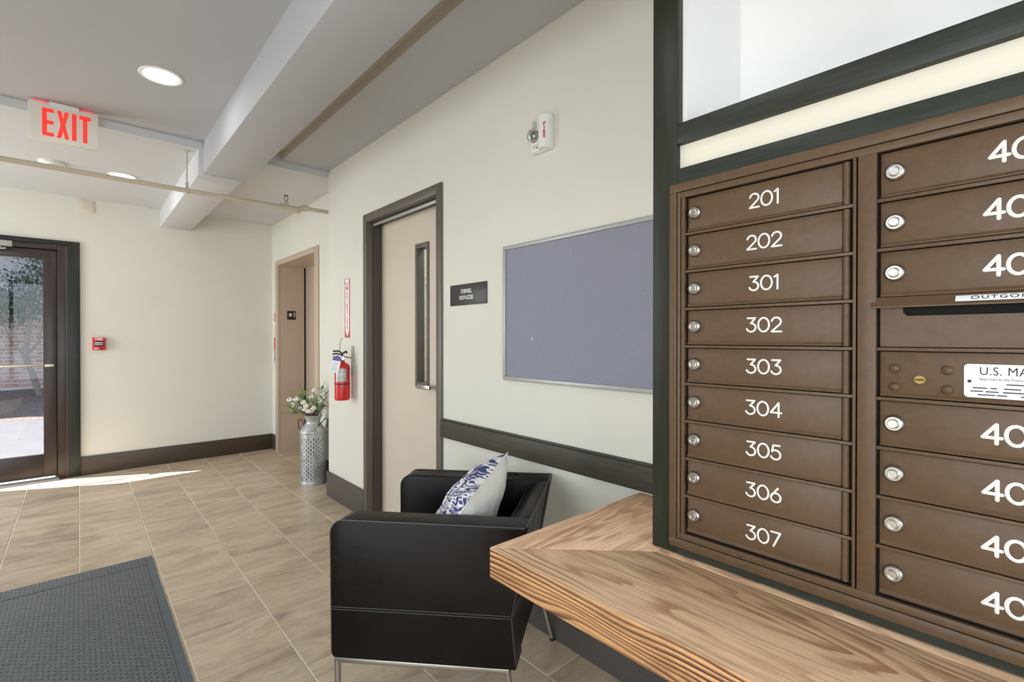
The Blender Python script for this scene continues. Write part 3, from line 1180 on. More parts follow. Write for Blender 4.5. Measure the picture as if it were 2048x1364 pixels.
f.tube([(1.308, 0, -0.006), (1.322, 0, -0.003)], 0.028, 14)
f.tube([(1.355, 0, 0.022), (1.395, 0, 0.022)], 0.024, 14)
f.build('elbow_fitting', M['pipe'], sp)
f = MB()
f.tube([(1.225, 0, 0.040), (1.225, 0, 0.054)], 0.010, 12)
f.tube([(1.225, -0.0, 0.052), (1.238, 0, 0.066), (1.236, 0, 0.088), (1.225, 0, 0.094), (1.214, 0, 0.088), (1.212, 0, 0.066)], 0.0032, 6, closed=True)
f.lathe([(0.018, 0.094), (0.018, 0.097)], 16, (1.225, 0, 0))
f.build('sprinkler_head', M['brass'], sp)
f = MB()
f.tube([(0.566, 0, 0.02), (0.566, 0, ZF - PZ)], 0.005, 8)
f.lathe([(0.018, ZF - PZ - 0.006), (0.018, ZF - PZ)], 16, (0.566, 0, 0))
f.tube([(0.566, 0, 0.010), (0.566, 0, 0.055)], 0.010, 10)
ring = [(0.566, 0.021 * math.cos(2 * PI * k / 16), 0.021 * math.sin(2 * PI * k / 16)) for k in range(16)]
f.tube(ring, 0.005, 6, closed=True)
f.build('hanger', M['pipe'], sp)

# ------------------------------------------------------------------ back wall fittings
pl = thing('wall_plate', 'blank cream electrical plate high on back wall under ceiling', 'wall plate', (0.047, YB, 2.545), frame=ON_BACK)
f = MB()
f.box(-0.062, 0.062, -0.056, 0.056, 0, 0.007, 0.002)
f.build('plate', M['plate_cream'], pl)
f = MB()
f.box(-0.012, 0.012, 0.010, 0.014, 0.006, 0.009)
f.build('slot', M['pipe'], pl)
f = MB()
f.box(-0.012, 0.012, -0.018, -0.014, 0.006, 0.009)
f.build('slot', M['pipe'], pl)

ps = thing('fire_pull_station', 'red fire alarm pull box on back wall beside entrance door', 'fire alarm', (0.139, YB, 1.243), frame=ON_BACK)
f = MB()
f.box(-0.048, 0.048, -0.060, 0.060, 0, 0.038, 0.006)
f.build('housing', M['pull_red'], ps)
f = MB()
f.box(-0.034, 0.034, -0.022, 0.026, 0.038, 0.046, 0.003)
hd = f.build('pull_bar', M['black_plastic'], ps)
f = MB()
f.box(-0.030, 0.030, 0.006, 0.014, 0.0455, 0.048, 0.001)
f.box(-0.030, 0.030, -0.010, -0.004, 0.0455, 0.048, 0.001)
f.build('stripe', M['label_white'], hd)
lettering('lettering', 'FIRE', 0.030, M['white_ink'], ps, 0, 0.044, 0.0385, bold=0.0008)
f = MB()
f.box(-0.038, -0.004, -0.050, -0.040, 0.037, 0.0388)
f.build('label', M['white_ink'], ps)
f = MB()
f.box(0.010, 0.030, -0.050, -0.040, 0.037, 0.0388)
f.build('lock', M['black_plastic'], ps)

# elevator side items
es = thing('elevator_sign', 'white wall notice with a pink ring left of the elevator', 'sign', (XE, 5.975, 1.525), frame=ON_RIGHT)
f = MB()
f.box(-0.025, 0.025, -0.085, 0.085, 0, 0.003)
f.build('plate', M['label_white'], es)
f = MB()
f.tube([(0.018 * math.cos(2 * PI * k / 20), 0.015 + 0.05 * math.sin(2 * PI * k / 20), 0.003) for k in range(20)], 0.004, 6, closed=True)
f.build('ring', M['red_ink'], es)
ec = thing('elevator_call_panel', 'narrow red and steel call panel left of the elevator', 'call panel', (XE, 5.962, 1.16), frame=ON_RIGHT)
f = MB()
f.box(-0.026, 0.026, -0.15, 0.15, 0, 0.006, 0.002)
f.build('plate', M['alu'], ec)
f = MB()
f.box(-0.024, 0.024, 0.01, 0.145, 0.006, 0.008)
f.build('fire_notice', M['red_ink'], ec)
f = MB()
f.lathe([(0.011, 0.006), (0.011, 0.011)], 16, (0, -0.05, 0))
f.build('button', M['chrome'], ec)
f = MB()
f.lathe([(0.011, 0.006), (0.011, 0.011)], 16, (0, -0.10, 0))
f.build('button', M['chrome'], ec)
js = thing('elevator_floor_sign', 'black square plate with white star and 1 on elevator jamb', 'sign', (XE + 0.141, E1 - 0.004, 1.562), frame=ON_BACK)
f = MB()
f.box(-0.048, 0.048, -0.050, 0.050, 0, 0.003, 0.001)
f.build('plate', M['black_plastic'], js)
f = MB()
star = []
for k in range(10):
    rr = 0.027 if k % 2 == 0 else 0.0125
    a = R(90 + 36 * k)
    star.append((-0.012 + rr * math.cos(a), 0.005 + rr * math.sin(a)))
f.prism(star, 0.003, 0.0045, 'z')
f.build('star', M['white_ink'], js, 0)
f = MB()
f.prism([(0.028, -0.020), (0.036, -0.020), (0.036, 0.034), (0.029, 0.034), (0.022, 0.026), (0.022, 0.020), (0.028, 0.024)], 0.003, 0.0045, 'z')
f.build('numeral', M['white_ink'], js, 0)

# ------------------------------------------------------------------ right wall: fire extinguisher sign, extinguisher
fs = thing('extinguisher_sign', 'tall narrow red and white FIRE EXTINGUISHER arrow sign on right wall', 'sign', (XB, 3.576, 1.527), frame=ON_RIGHT)
f = MB()
f.box(-0.046, 0.046, -0.226, 0.226, 0, 0.0015)
f.build('plate', M['red_ink'], fs)
f = MB()
f.prism([(-0.034, 0.205), (0, 0.178), (0.034, 0.205), (0.034, 0.222), (-0.034, 0.222)][::-1], 0.0015, 0.0018, 'z')
f.prism([(-0.034, 0.196), (0, 0.168), (0.034, 0.196), (0.034, -0.165), (0.0, -0.222), (-0.034, -0.165)][::-1], 0.0015, 0.0018, 'z')
f.build('arrow', M['label_white'], fs, 0)
lettering('lettering', 'FIRE', 0.034, M['red_ink'], fs, 0, 0.150, 0.0022, sx=0.66, bold=0.0006, spacing=1.08)
for k, ch in enumerate('EXTINGUISHER'):
    lettering('lettering', ch, 0.0285, M['red_ink'], fs, 0, 0.117 - k * 0.0245, 0.0022, bold=0.0010)

fe = thing('fire_extinguisher', 'red fire extinguisher with white tag hung on the right wall', 'fire extinguisher', (1.448, 3.485, 0.838))
f = MB()
prof = [(0.001, 0), (0.046, 0), (0.053, 0.006), (0.054, 0.02), (0.054, 0.240), (0.050, 0.258), (0.038, 0.270), (0.022, 0.278), (0.018, 0.290), (0.001, 0.290)]
f.lathe(prof, 32, cap=False)
f.build('cylinder', M['red'], fe)
f = MB()
pts0, pts1 = [], []
a0 = math.atan2(-3.485, -1.448)
for i in range(15):
    a = a0 - 0.9 + 1.45 * i / 14
    pts0.append((0.0546 * math.cos(a), 0.0546 * math.sin(a)))
n = len(pts0)
f._add([(p[0], p[1], 0.140) for p in pts0] + [(p[0], p[1], 0.236) for p in pts0], [(i, i + 1, n + i + 1, n + i) for i in range(n - 1)])
f.build('instruction_label', M['alu'], fe)
f = MB()
pts0 = [(0.0552 * math.cos(a0 - 0.85 + 1.3 * i / 12), 0.0552 * math.sin(a0 - 0.85 + 1.3 * i / 12)) for i in range(13)]
n = len(pts0)
f._add([(p[0], p[1], 0.192) for p in pts0] + [(p[0], p[1], 0.198) for p in pts0], [(i, i + 1, n + i + 1, n + i) for i in range(n - 1)])
f.build('label_line', M['label_white'], fe)
f = MB()
f.lathe([(0.0555, 0.118), (0.0560, 0.122), (0.0555, 0.126)], 32, cap=False)
f.build('band', M['black_plastic'], fe)
f = MB()
f.lathe([(0.014, 0.286), (0.018, 0.30), (0.018, 0.325), (0.010, 0.335)], 16)
f.tube([(0, 0, 0.310), (-0.01, -0.035, 0.312)], 0.013, 12)
f.tube([(0, 0, 0.31), (0.02, 0.02, 0.32)], 0.012, 10)
f.build('valve', M['chrome'], fe)
f = MB()
f.tube([(0.0, -0.01, 0.335), (-0.03, 0.035, 0.345), (-0.045, 0.060, 0.340)], 0.006, 8)
f.tube([(0.0, -0.005, 0.345), (-0.02, 0.02, 0.364), (-0.046, 0.055, 0.362)], 0.006, 8)
f.tube([(0.0, -0.01, 0.345), (0.01, -0.045, 0.362), (0.012, -0.055, 0.350)], 0.007, 8)
f.build('lever', M['black_plastic'], fe)
f = MB()
f.tube([(-0.01, 0.02, 0.36), (-0.012, 0.012, 0.42), (-0.006, -0.004, 0.455), (-0.002, -0.01, 0.462)], 0.0018, 6)
f.build('safety_cord', M['black_plastic'], fe)
f = MB()
f.box(0.066, 0.079, -0.028, -0.004, 0.18, 0.40, 0.002)
f.tube([(0.07, -0.016, 0.31), (0.03, -0.010, 0.318), (0.0, 0.0, 0.318)], 0.006, 8)
f.build('wall_bracket', M['alu'], fe)
f = MB()
f.box(-0.030, 0.030, -0.088, 0.0, -0.0008, 0.0008)
tagm = f.build('inspection_tag', M['label_white'], fe)
tagm.matrix_local = Matrix.Translation((-0.055, -0.034, 0.296)) @ Euler((R(90), 0, R(-35))).to_matrix().to_4x4() @ Matrix.Rotation(R(-12), 4, 'Z')
f = MB()
f.box(-0.030, 0.030, -0.002, 0.028, -0.0010, 0.0010)
f.box(-0.012, 0.012, 0.026, 0.036, -0.0010, 0.0010)
f.build('tag_head', M['purple'], tagm)
f = MB()
for k in range(6):
    f.box(-0.022, 0.022 - 0.006 * (k % 3), -0.020 - 0.011 * k, -0.016 - 0.011 * k, 0.0008, 0.0011)
f.build('print', M['alu'], tagm)

# ------------------------------------------------------------------ stairwell sign
ss = thing('stairwell_sign', 'dark brown plate reading STAIRWELL ROOF ACCESS beside the beige door', 'sign', (XB, 2.037, 1.529), frame=ON_RIGHT)
f = MB()
f.box(-0.160, 0.160, -0.056, 0.056, 0, 0.005, 0.001)
f.build('plate', M['sign_black'], ss)
lettering('lettering', 'STAIRWELL', 0.030, M['white_ink'], ss, -0.012, 0.017, 0.0056, sx=0.66, bold=0.0005, spacing=0.92)
lettering('lettering', 'ROOF ACCESS', 0.030, M['white_ink'], ss, -0.012, -0.017, 0.0056, sx=0.66, bold=0.0005, spacing=0.92)

# ------------------------------------------------------------------ strobe
st = thing('fire_alarm_strobe', 'white fire alarm horn strobe with red FIRE lettering, high on right wall', 'fire alarm', (XB, 1.478, 2.192), frame=ON_RIGHT)
f = MB()
f.box(-0.062, 0.058, -0.076, 0.070, 0, 0.022, 0.005)
f.build('base', M['plastic_white'], st)
f = MB()
prof = [(-0.002, 0.018), (0.0, 0.040), (0.012, 0.050), (0.030, 0.052), (0.046, 0.046), (0.056, 0.032), (0.058, 0.018)]
f.prism(prof, -0.074, 0.069, 'y', 0.002, 1)
side = f.build('side_cover', M['plastic_white'], st)
for k, ch in enumerate('FIRE'):
    me = text_mesh(ch, 0.020, 0.0006, bold=0.0009)
    me.transform(Matrix.Translation((0.0435, 0.024 - 0.0175 * k, 0.0478)) @ Matrix.Rotation(R(22), 4, 'Y'))
    me.materials.clear()
    link('lettering', me, M['red_ink'], side)
f = MB()
f.box(-0.058, -0.004, -0.072, 0.066, 0.020, 0.030, 0.004)
gr = f.build('grille_plate', M['plastic_white'], st)
f = MB()
for k in range(6):
    f.box(-0.046, -0.018, 0.028 + 0.006 * k, 0.0305 + 0.006 * k, 0.0295, 0.0306)
for k in range(3):
    f.box(-0.046, -0.010, -0.046 - 0.006 * k, -0.0445 - 0.006 * k, 0.0295, 0.0304)
f.lathe([(0.004, 0.0295), (0.004, 0.0306)], 12, (-0.018, -0.058, 0))
tag(f.build('grille_slot', M['steel_frame'], gr), kind='stuff')
f = MB()
f.lathe([(0.028, 0.028), (0.026, 0.032), (0.010, 0.034)], 24, (-0.034, -0.004, 0))
f.build('reflector', M['chrome'], st)
f = MB()
f.lathe([(0.030, 0.028), (0.030, 0.040), (0.026, 0.052), (0.014, 0.060), (0.001, 0.062)], 24, (-0.034, -0.004, 0), cap=False)
f.build('strobe_lens', M['strobe_glass'], st)
f = MB()
f.tube([(-0.034, -0.018, 0.042), (-0.034, 0.010, 0.042)], 0.005, 8)
f.build('flash_tube', M['chrome_dark'], st)

# ------------------------------------------------------------------ notice board
nb = thing('notice_board', 'blue grey fabric notice board in thin aluminium frame on right wall', 'notice board', (XB, 1.283, 1.4155), frame=ON_RIGHT)
hw, hh, fw = 0.455, 0.3185, 0.018
f = MB()
f.box(-hw + 0.012, hw - 0.012, -hh + 0.012, hh - 0.012, 0.002, 0.012)
pn = f.build('fabric_panel', M['board'], nb)
for (a, b_, c_, d_) in ((-hw, hw, hh - fw, hh), (-hw, hw, -hh, -hh + fw), (-hw, -hw + fw, -hh + fw, hh - fw), (hw - fw, hw, -hh + fw, hh - fw)):
    f = MB()
    f.box(a, b_, c_, d_, 0, 0.020, 0.003)
    f.build('frame_rail', M['alu'], nb)
f = MB()
f.box(-0.262, -0.259, -0.128, -0.115, 0.0115, 0.013)
f.build('scuff', M['label_white'], pn)

# ------------------------------------------------------------------ mailbox surround (dark green woodwork)
ms = thing('mailbox_surround', 'dark green painted wood frame and white niche around the bronze mailboxes', 'wood frame')
f = MB()
f.box(XM + 0.006, XM + 0.036, 0.640, 0.711, 0.734, 2.66, 0.002)
f.build('post', M['green_v'], ms)
YE = -0.45
f = MB()
f.box(XM + 0.004, XM + 0.10, YE, 0.6395, 1.800, 1.853, 0.0025)
f.build('upper_rail', M['green_h'], ms)
f = MB()
f.box(XM + 0.005, XM + 0.036, YE, 0.6395, 1.660, 1.736, 0.002)
f.build('head_rail', M['green_h'], ms)
f = MB()
f.box(XM + 0.006, XM + 0.036, YE, 0.6395, 0.734, 0.788, 0.002)
f.build('bottom_rail', M['green_h'], ms)
f = MB()
f.box(XM + 0.022, XM + 0.034, YE, 0.645, 1.70, 1.82)
f.build('filler_panel', M['filler_cream'], ms)
f = MB()
f.box(XM + 0.036, XB - 0.001, 0.628, 0.710, 0.734, 2.66)
f.build('side_panel', M['wall_white'], ms)
f = MB()
f.box(XB - 0.012, XB - 0.001, YE, 0.628, 1.84, 2.66)
f.build('niche_back', M['wall_white'], ms)
f = MB()
f.box(XM + 0.10, XB - 0.012, YE, 0.628, 1.835, 1.853)
f.build('niche_floor', M['wall_white'], ms)
f = MB()
f.box(XM + 0.006, XB - 0.001, YE - 0.07, YE, 0.734, 2.66)
f.build('end_panel', M['green_v'], ms)
f = MB()
f.box(XM + 0.006, XM + 0.036, YE + 0.0005, -0.238, 0.789, 1.659, 0.002)
f.build('post', M['green_v'], ms)

# ------------------------------------------------------------------ mailbox cabinet; local x right, y up, z out; origin at outer top left corner
mc = thing('mailbox_cabinet', 'brown bronze apartment mailbox bank with numbered locking compartments', 'mailboxes', (XM, 0.656, 1.6945), frame=ON_RIGHT)
W1 = 0.905
HT = 0.939
f = MB()
# outer flange
f.box(0, W1, -0.022, 0, -0.006, 0.004, 0.0015)
f.box(0, W1, -HT, -HT + 0.022, -0.006, 0.004, 0.0015)
f.box(0, 0.020, -HT + 0.022, -0.022, -0.006, 0.004, 0.0015)
f.box(W1 - 0.022, W1, -HT + 0.022, -0.022, -0.006, 0.004, 0.0015)
f.build('flange', M['mail'], mc)
f = MB()
# face frame inside the flange
f.box(0.024, W1 - 0.024, -0.0385, -0.0235, -0.012, 0.0015, 0.001)
f.box(0.024, W1 - 0.024, -HT + 0.0235, -0.900, -0.012, 0.0015, 0.001)
f.box(0.0315, 0.0405, -0.900, -0.0385, -0.012, 0.0012, 0.001)
f.box(0.4085, 0.4385, -0.900, -0.0385, -0.012, 0.002, 0.001)
f.box(0.400, 0.4055, -0.900, -0.0385, -0.012, 0.0008, 0.0008)
f.box(0.8065, 0.880, -0.900, -0.0385, -0.012, 0.0015, 0.001)
ff = f.build('face_frame', M['mail'], mc)
f = MB()
f.tube([(0.0258, -HT + 0.024, 0.001), (0.0258, -0.0245, 0.001)], 0.0042, 10)
f.build('hinge_rod', M['mail'], mc)
f = MB()
f.box(0.030, W1 - 0.020, -0.9025, -0.0360, -0.30, -0.016)
f.build('box_body', M['mail_dark'], mc)
Z0, PITCH = -0.0385, 0.0957


def rail(col, k):
    x0, x1 = (0.0405, 0.400) if col == 0 else (0.4385, 0.8065)
    y = Z0 - PITCH * k
    r = MB()
    r.box(x0, x1, y - 0.0015, y + 0.005, -0.012, -0.0005, 0.0008)
    r.build('ledge', M['mail'], mc)


def lock(parent, x, y, scale=1.0):
    l = MB()
    r = 0.0158 * scale
    l.lathe([(r * 1.05, -0.010), (r * 1.05, -0.003), (r * 0.98, 0.0015), (r * 0.80, 0.0040), (r * 0.74, 0.0040), (r * 0.72, 0.0024), (r * 0.62, 0.0024), (r * 0.60, 0.0056), (r * 0.52, 0.0064), (r * 0.42, 0.0060), (r * 0.40, 0.0046), (0.0005, 0.0046)], 28, (x, y, 0), cap=False)
    l.box(x - r * 0.07, x + r * 0.07, y - r * 0.24, y + r * 0.24, 0.0044, 0.0054)
    l.build('lock', M['chrome'], parent)


def door(col, k, num):
    x0, x1 = (0.0425, 0.398) if col == 0 else (0.4405, 0.8045)
    yt, yb = Z0 - PITCH * k - 0.003, Z0 - PITCH * (k + 1) + 0.0065
    d = MB()
    if col == 0:
        d.box(x0 + 0.004, x1 - 0.0175, yb, yt, -0.013, -0.0075, 0.0012)
    else:
        d.box(x0 + 0.003, x1, yb, yt, -0.013, -0.0075, 0.0012)
    # folded lower lip of the door
    d.prism([(-0.0078, yb + 0.0008), (-0.0035, yb + 0.0008), (-0.0030, yb + 0.003), (-0.0078, yb + 0.009)], x0 + 0.004, x1 - (0.0175 if col == 0 else 0), 'x')
    # prism on 'x' builds (y,z) pairs: swap into local (x, y, z)
    dd = d.build('compartment_door', M['mail'], mc)
    if col == 0:
        h = MB()
        h.tube([(x1 - 0.0105, yb, -0.0095), (x1 - 0.0105, yt, -0.0095)], 0.0068, 12)
        h.build('hinge', M['mail'], dd)
    ym = (yt + yb) / 2
    if col == 0:
        lock(dd, 0.0655, ym + 0.003)
        number_mb(num, 0.229, ym + (0.004 if k != 8 else 0.0), 0.0315, 0.0022, -0.0070).build('number', M['white_ink'], dd)
    else:
        lock(dd, 0.466, ym + 0.002)
        number_mb(num, 0.627, ym + 0.001, 0.0325, 0.0030, -0.0070).build('number', M['white_ink'], dd)


# the folded lip is made with a small custom prism in local coordinates
def _prism_x(self, poly, a0, a1, axis='z', bev=0.0, seg=2, _old=MB.prism):
    if axis == 'x':
        n = len(poly)
        v = [(a0, p[1], p[0]) for p in poly] + [(a1, p[1], p[0]) for p in poly]
        f = [tuple(range(n - 1, -1, -1)), tuple(range(n, 2 * n))] + [(i, (i + 1) % n, n + (i + 1) % n, n + i) for i in range(n)]
        _, fs_ = self._add(v, f)
        bmesh.ops.recalc_face_normals(self.bm, faces=fs_)
        return self
    return _old(self, poly, a0, a1, axis, bev, seg)


MB.prism_zx = _prism_x
_keep = MB.prism
MB.prism = _prism_x
for k, num in enumerate(('201', '202', '301', '302', '303', '304', '305', '306', '307')):
    door(0, k, num)
    if k:
        rail(0, k)
for k, num in ((0, '401'), (1, '402'), (2, '403'), (5, '404'), (6, '405'), (7, '406'), (8, '407')):
    door(1, k, num)
for k in (1, 2, 4, 5, 6, 7, 8):
    rail(1, k)
# outgoing mail slot (row 3)
yt, yb = Z0 - PITCH * 3, Z0 - PITCH * 4 + 0.0065
f = MB()
f.prism([(0.4435, yb), (0.8045, yb), (0.8045, yt - 0.001), (0.770, yt - 0.001), (0.770, yt - 0.024), (0.764, yt - 0.031), (0.484, yt - 0.031), (0.478, yt - 0.024), (0.478, yt - 0.001), (0.4435, yt - 0.001)], -0.013, -0.0075, 'z')
so = f.build('outgoing_slot', M['mail'], mc)
f = MB()
f.prism([(-0.010, yt + 0.006), (-0.005, yt + 0.006), (0.010, yt - 0.0125), (0.010, yt - 0.0150), (0.007, yt - 0.0150), (-0.010, yt + 0.002)], 0.4305, 0.8125, 'x')
hood = f.build('hood', M['mail'], so)
f = MB()
# label lies on the sloping hood face
slope = math.atan2(-0.016, 0.028)
lab = MB()
lab.box(-0.085, 0.085, -0.0065, 0.0065, 0, 0.0008, 0.0003)
lb = lab.build('outgoing_label', M['label_white'], so)
Mloc = Matrix.Translation((0.637, yt - 0.0032, 0.00255)) @ Matrix.Rotation(R(-39), 4, 'X')
lb.matrix_local = Mloc
me = text_mesh('OUTGOING MAIL', 0.0115, 0.0002, spacing=1.2, sx=1.25, bold=0.0)
me.transform(Mloc @ Matrix.Translation((0, 0, 0.0011)))
me.materials.clear()
link('lettering', me, M['ink'], so)
# master door (row 4): rivets, key, plate
yt, yb = Z0 - PITCH * 4 - 0.003, Z0 - PITCH * 5 + 0.0065
f = MB()
f.box(0.4435, 0.8045, yb, yt, -0.013, -0.0075, 0.0012)
f.prism([(-0.0078, yb + 0.0008), (-0.0035, yb + 0.0008), (-0.0030, yb + 0.003), (-0.0078, yb + 0.009)], 0.4445, 0.8045, 'x')
md = f.build('master_panel', M['mail'], mc)
for (x, y) in ((0.466, -0.456), (0.466, -0.4915), (0.541, -0.456), (0.541, -0.4915)):
    f = MB()
    f.lathe([(0.0088, -0.008), (0.0084, -0.0045), (0.0065, -0.0015), (0.0035, 0.0002), (0.0004, 0.0008)], 20, (x, y, 0), cap=False)
    f.build('rivet', M['mail'], md)
f = MB()
f.lathe([(0.0086, -0.0080), (0.0086, -0.0045), (0.0078, -0.0038), (0.0004, -0.0040)], 24, (0.503, -0.4755, 0), cap=False)
kl = f.build('key_lock', M['brass'], md)
f = MB()
f.box(0.4965, 0.5095, -0.4764, -0.4746, -0.0042, -0.0033)
f.build('keyway', M['dark'], md)
px0, px1, py0, py1 = 0.563, 0.735, -0.5015, -0.4435
f = MB()
rc = 0.006
poly = [(px1 - rc + q[0], py1 - rc + q[1]) for q in arc(0, 0, rc, rc, 0, 90, 5)] + [(px0 + rc + q[0], py1 - rc + q[1]) for q in arc(0, 0, rc, rc, 90, 180, 5)] + [(px0 + rc + q[0], py0 + rc + q[1]) for q in arc(0, 0, rc, rc, 180, 270, 5)] + [(px1 - rc + q[0], py0 + rc + q[1]) for q in arc(0, 0, rc, rc, 270, 360, 5)]
f.prism(poly, -0.0075, -0.0062, 'z')
pt = f.build('mail_plate', M['label_white'], md)
me = text_mesh('U.S. MAIL', 0.0200, 0.0002, spacing=1.06, sx=0.84, bold=0.0, align='LEFT')
me.transform(Matrix.Translation((0.582, -0.4560, -0.0060)))
me.materials.clear()
link('lettering', me, M['ink'], md)
me = text_mesh('Approved by the Postmaster General', 0.0068, 0.0001, sx=0.8, align='LEFT')
me.transform(Matrix.Translation((0.582, -0.4690, -0.0060)))
me.materials.clear()
link('lettering', me, M['ink'], md)
f = MB()
for (y, segs) in ((-0.4770, ((0.615, 0.640), (0.644, 0.652), (0.656, 0.684))), (-0.4845, ((0.574, 0.592), (0.596, 0.604), (0.612, 0.632), (0.650, 0.690))), (-0.4905, ((0.571, 0.587), (0.590, 0.606), (0.611, 0.640), (0.648, 0.700))), (-0.4962, ((0.580, 0.602), (0.604, 0.616), (0.632, 0.660), (0.663, 0.700)))):
    for (a, b_) in segs:
        f.box(a, b_, y - 0.0010, y + 0.0010, -0.0063, -0.0060)
f.lathe([(0.0028, -0.0063), (0.0020, -0.0050), (0.0003, -0.0046)], 12, (0.570, -0.4735, 0), cap=False)
f.build('fine_print', M['ink'], md)
MB.prism = _keep

# ------------------------------------------------------------------ wooden counter
ZT, ZBt = 0.730, 0.648
ct = thing('wood_counter', 'thick reclaimed pine counter under the mailboxes with mitred corner', 'counter', (0, 0, 0))
XF, YN, YT = 0.822, -0.55, 1.002
G = 0.0006
mi = 0.316       # width of the mitred boards
f = MB()
f.prism([(XF, YN), (XF, YT), (XF + mi - G, YT - mi - G), (XF + mi - G, YN)], ZBt, ZT, 'z', 0.003, 2)
fp = f.build('plank', M['wood_y'], ct)
fp.data.materials.append(M['wood_edge'])
for p in fp.data.polygons:
    if p.normal.x < -0.8:
        p.material_index = 1
f = MB()
f.prism([(XF + 0.001, YT), (XB - 0.0005, YT - 0.012), (XB - 0.0005, YT - mi), (XF + mi + G, YT - mi)], ZBt, ZT + 0.0006, 'z', 0.003, 2)
f.build('plank', M['wood_x'], ct)
f = MB()
f.box(XF + mi + G, XB - 0.0005, YN, YT - mi - G, ZBt, ZT, 0.002)
f.build('plank', M['wood_y'], ct)
f = MB()
f.box(XF + 0.10, XB - 0.03, YN + 0.05, YN + 0.11, 0, ZBt, 0.003)
f.build('support', M['green_v'], ct)

# ------------------------------------------------------------------ armchair
CH = (1.0547, 1.4728)
ach = thing('armchair', 'black leather tub armchair with chrome legs turned to the wall corner', 'armchair', (CH[0], CH[1], 0), (0, 0, R(42 + 90)))
# local x = front, local y = from far... (rotated 131 deg): local +x = f, local +y = -s
HF, HS = 0.315, 0.305
ZB0, ZT0 = 0.270, 0.714
HF = 0.318
AT = 0.098
for sgn in (1, -1):
    f = MB()
    y0, y1 = (HS - AT, HS) if sgn > 0 else (-HS, -HS + AT)
    f.prism([(-HF + 0.036, ZB0), (HF - 0.012, ZB0), (HF - 0.002, ZB0 + 0.012), (HF, ZT0 - 0.045)] + [(HF - 0.045 + 0.045 * math.cos(R(15 * k)), ZT0 - 0.045 + 0.045 * math.sin(R(15 * k))) for k in range(1, 6)] + [(HF - 0.045, ZT0), (-HF, ZT0 - 0.004), (-HF + 0.052, ZB0 + 0.158)], y0, y1, 'y', 0.010, 3)
    arm = f.build('arm', M['leather'], ach)
    yo = HS * sgn
    f = MB()
    yy = yo - sgn * 0.004
    f.tube([(-HF + 0.01, yy, ZT0 - 0.004), (HF - 0.045, yy, ZT0 - 0.001)] + [(HF - 0.045 + 0.044 * math.cos(R(90 - 15 * k)), yy, ZT0 - 0.045 + 0.044 * math.sin(R(90 - 15 * k))) for k in range(1, 7)] + [(HF - 0.005, yy, ZB0 + 0.02)], 0.0038, 8)
    f.build('piping', M['stitch'], arm)
    f = MB()
    for dz in (0.0, 0.008):
        f.tube([(-HF + 0.056, yo + sgn * 0.0002, ZB0 + 0.160 + dz), (0, yo + sgn * 0.0006, ZB0 + 0.160 + dz), (HF - 0.004, yo + sgn * 0.0002, ZB0 + 0.158 + dz)], 0.0016, 6)
    f.build('seam', M['stitch'], arm)
f = MB()
yi = HS - AT + 0.004
f.prism([(-HF + 0.040, ZB0 + 0.004), (-0.15, ZB0 + 0.004), (-0.12, 0.44), (-0.190, 0.600), (-0.222, 0.662), (-0.272, ZT0 - 0.006), (-HF + 0.004, ZT0 - 0.004), (-HF + 0.055, ZB0 + 0.158)], -yi, yi, 'y', 0.012, 3)
bk = f.build('backrest', M['leather'], ach)
f = MB()
f.tube([(-HF + 0.006, -HS + 0.006, ZT0 - 0.003), (-HF + 0.004, 0, ZT0 - 0.003), (-HF + 0.006, HS - 0.006, ZT0 - 0.003)], 0.0042, 8)
f.tube([(-0.222, -yi + 0.01, 0.664), (-0.222, 0, 0.664), (-0.222, yi - 0.01, 0.664)], 0.0030, 8)
f.tube([(-HF + 0.052, HS - 0.003, ZB0 + 0.158), (-HF + 0.0, HS - 0.003, ZT0 - 0.01)], 0.0035, 8)
f.tube([(-HF + 0.052, HS - 0.003, ZB0 + 0.158), (-HF + 0.037, HS - 0.003, ZB0 + 0.01)], 0.0035, 8)
f.tube([(-HF + 0.0525, -HS + 0.02, ZB0 + 0.158), (-HF + 0.0525, HS - 0.004, ZB0 + 0.158)], 0.0035, 8)
f.build('piping', M['stitch'], bk)
f = MB()
f.box(-HF + 0.062, HF - 0.012, -yi, yi, ZB0, 0.352, 0.010, 3)
f.build('seat_base', M['leather'], ach)
f = MB()
f.box(-0.15, HF - 0.004, -yi + 0.006, yi - 0.006, 0.352, 0.452, 0.022, 4)
f.build('seat_cushion', M['leather'], ach)
f = MB()
zr0, zr1 = ZB0 - 0.018, ZB0 - 0.001
f.box(-HF + 0.06, HF - 0.008, HS - 0.022, HS - 0.006, zr0, zr1, 0.003)
f.box(-HF + 0.06, HF - 0.008, -HS + 0.006, -HS + 0.022, zr0, zr1, 0.003)
f.box(HF - 0.024, HF - 0.008, -HS + 0.022, HS - 0.022, zr0, zr1, 0.003)
f.box(-HF + 0.06, -HF + 0.076, -HS + 0.022, HS - 0.022, zr0, zr1, 0.003)
f.build('base_frame', M['chrome'], ach)
for (lx, ly, dx) in ((HF - 0.017, HS - 0.014, 0), (HF - 0.017, -HS + 0.014, 0), (-HF + 0.066, HS - 0.014, -0.03), (-HF + 0.066, -HS + 0.014, -0.066)):
    f = MB()
    f.tube([(lx, ly, zr0 + 0.006), (lx + dx, ly, 0.006)], 0.0098, 12)
    lg = f.build('leg', M['chrome'], ach)
    f = MB()
    f.lathe([(0.011, 0.0), (0.011, 0.010)], 12, (lx + dx, ly, 0))
    f.build('foot', M['black_plastic'], lg)

for o in ach.children_recursive:      # the chair is very slightly racked
    for v in o.data.vertices:
        v.co.x += 0.105 * v.co.y

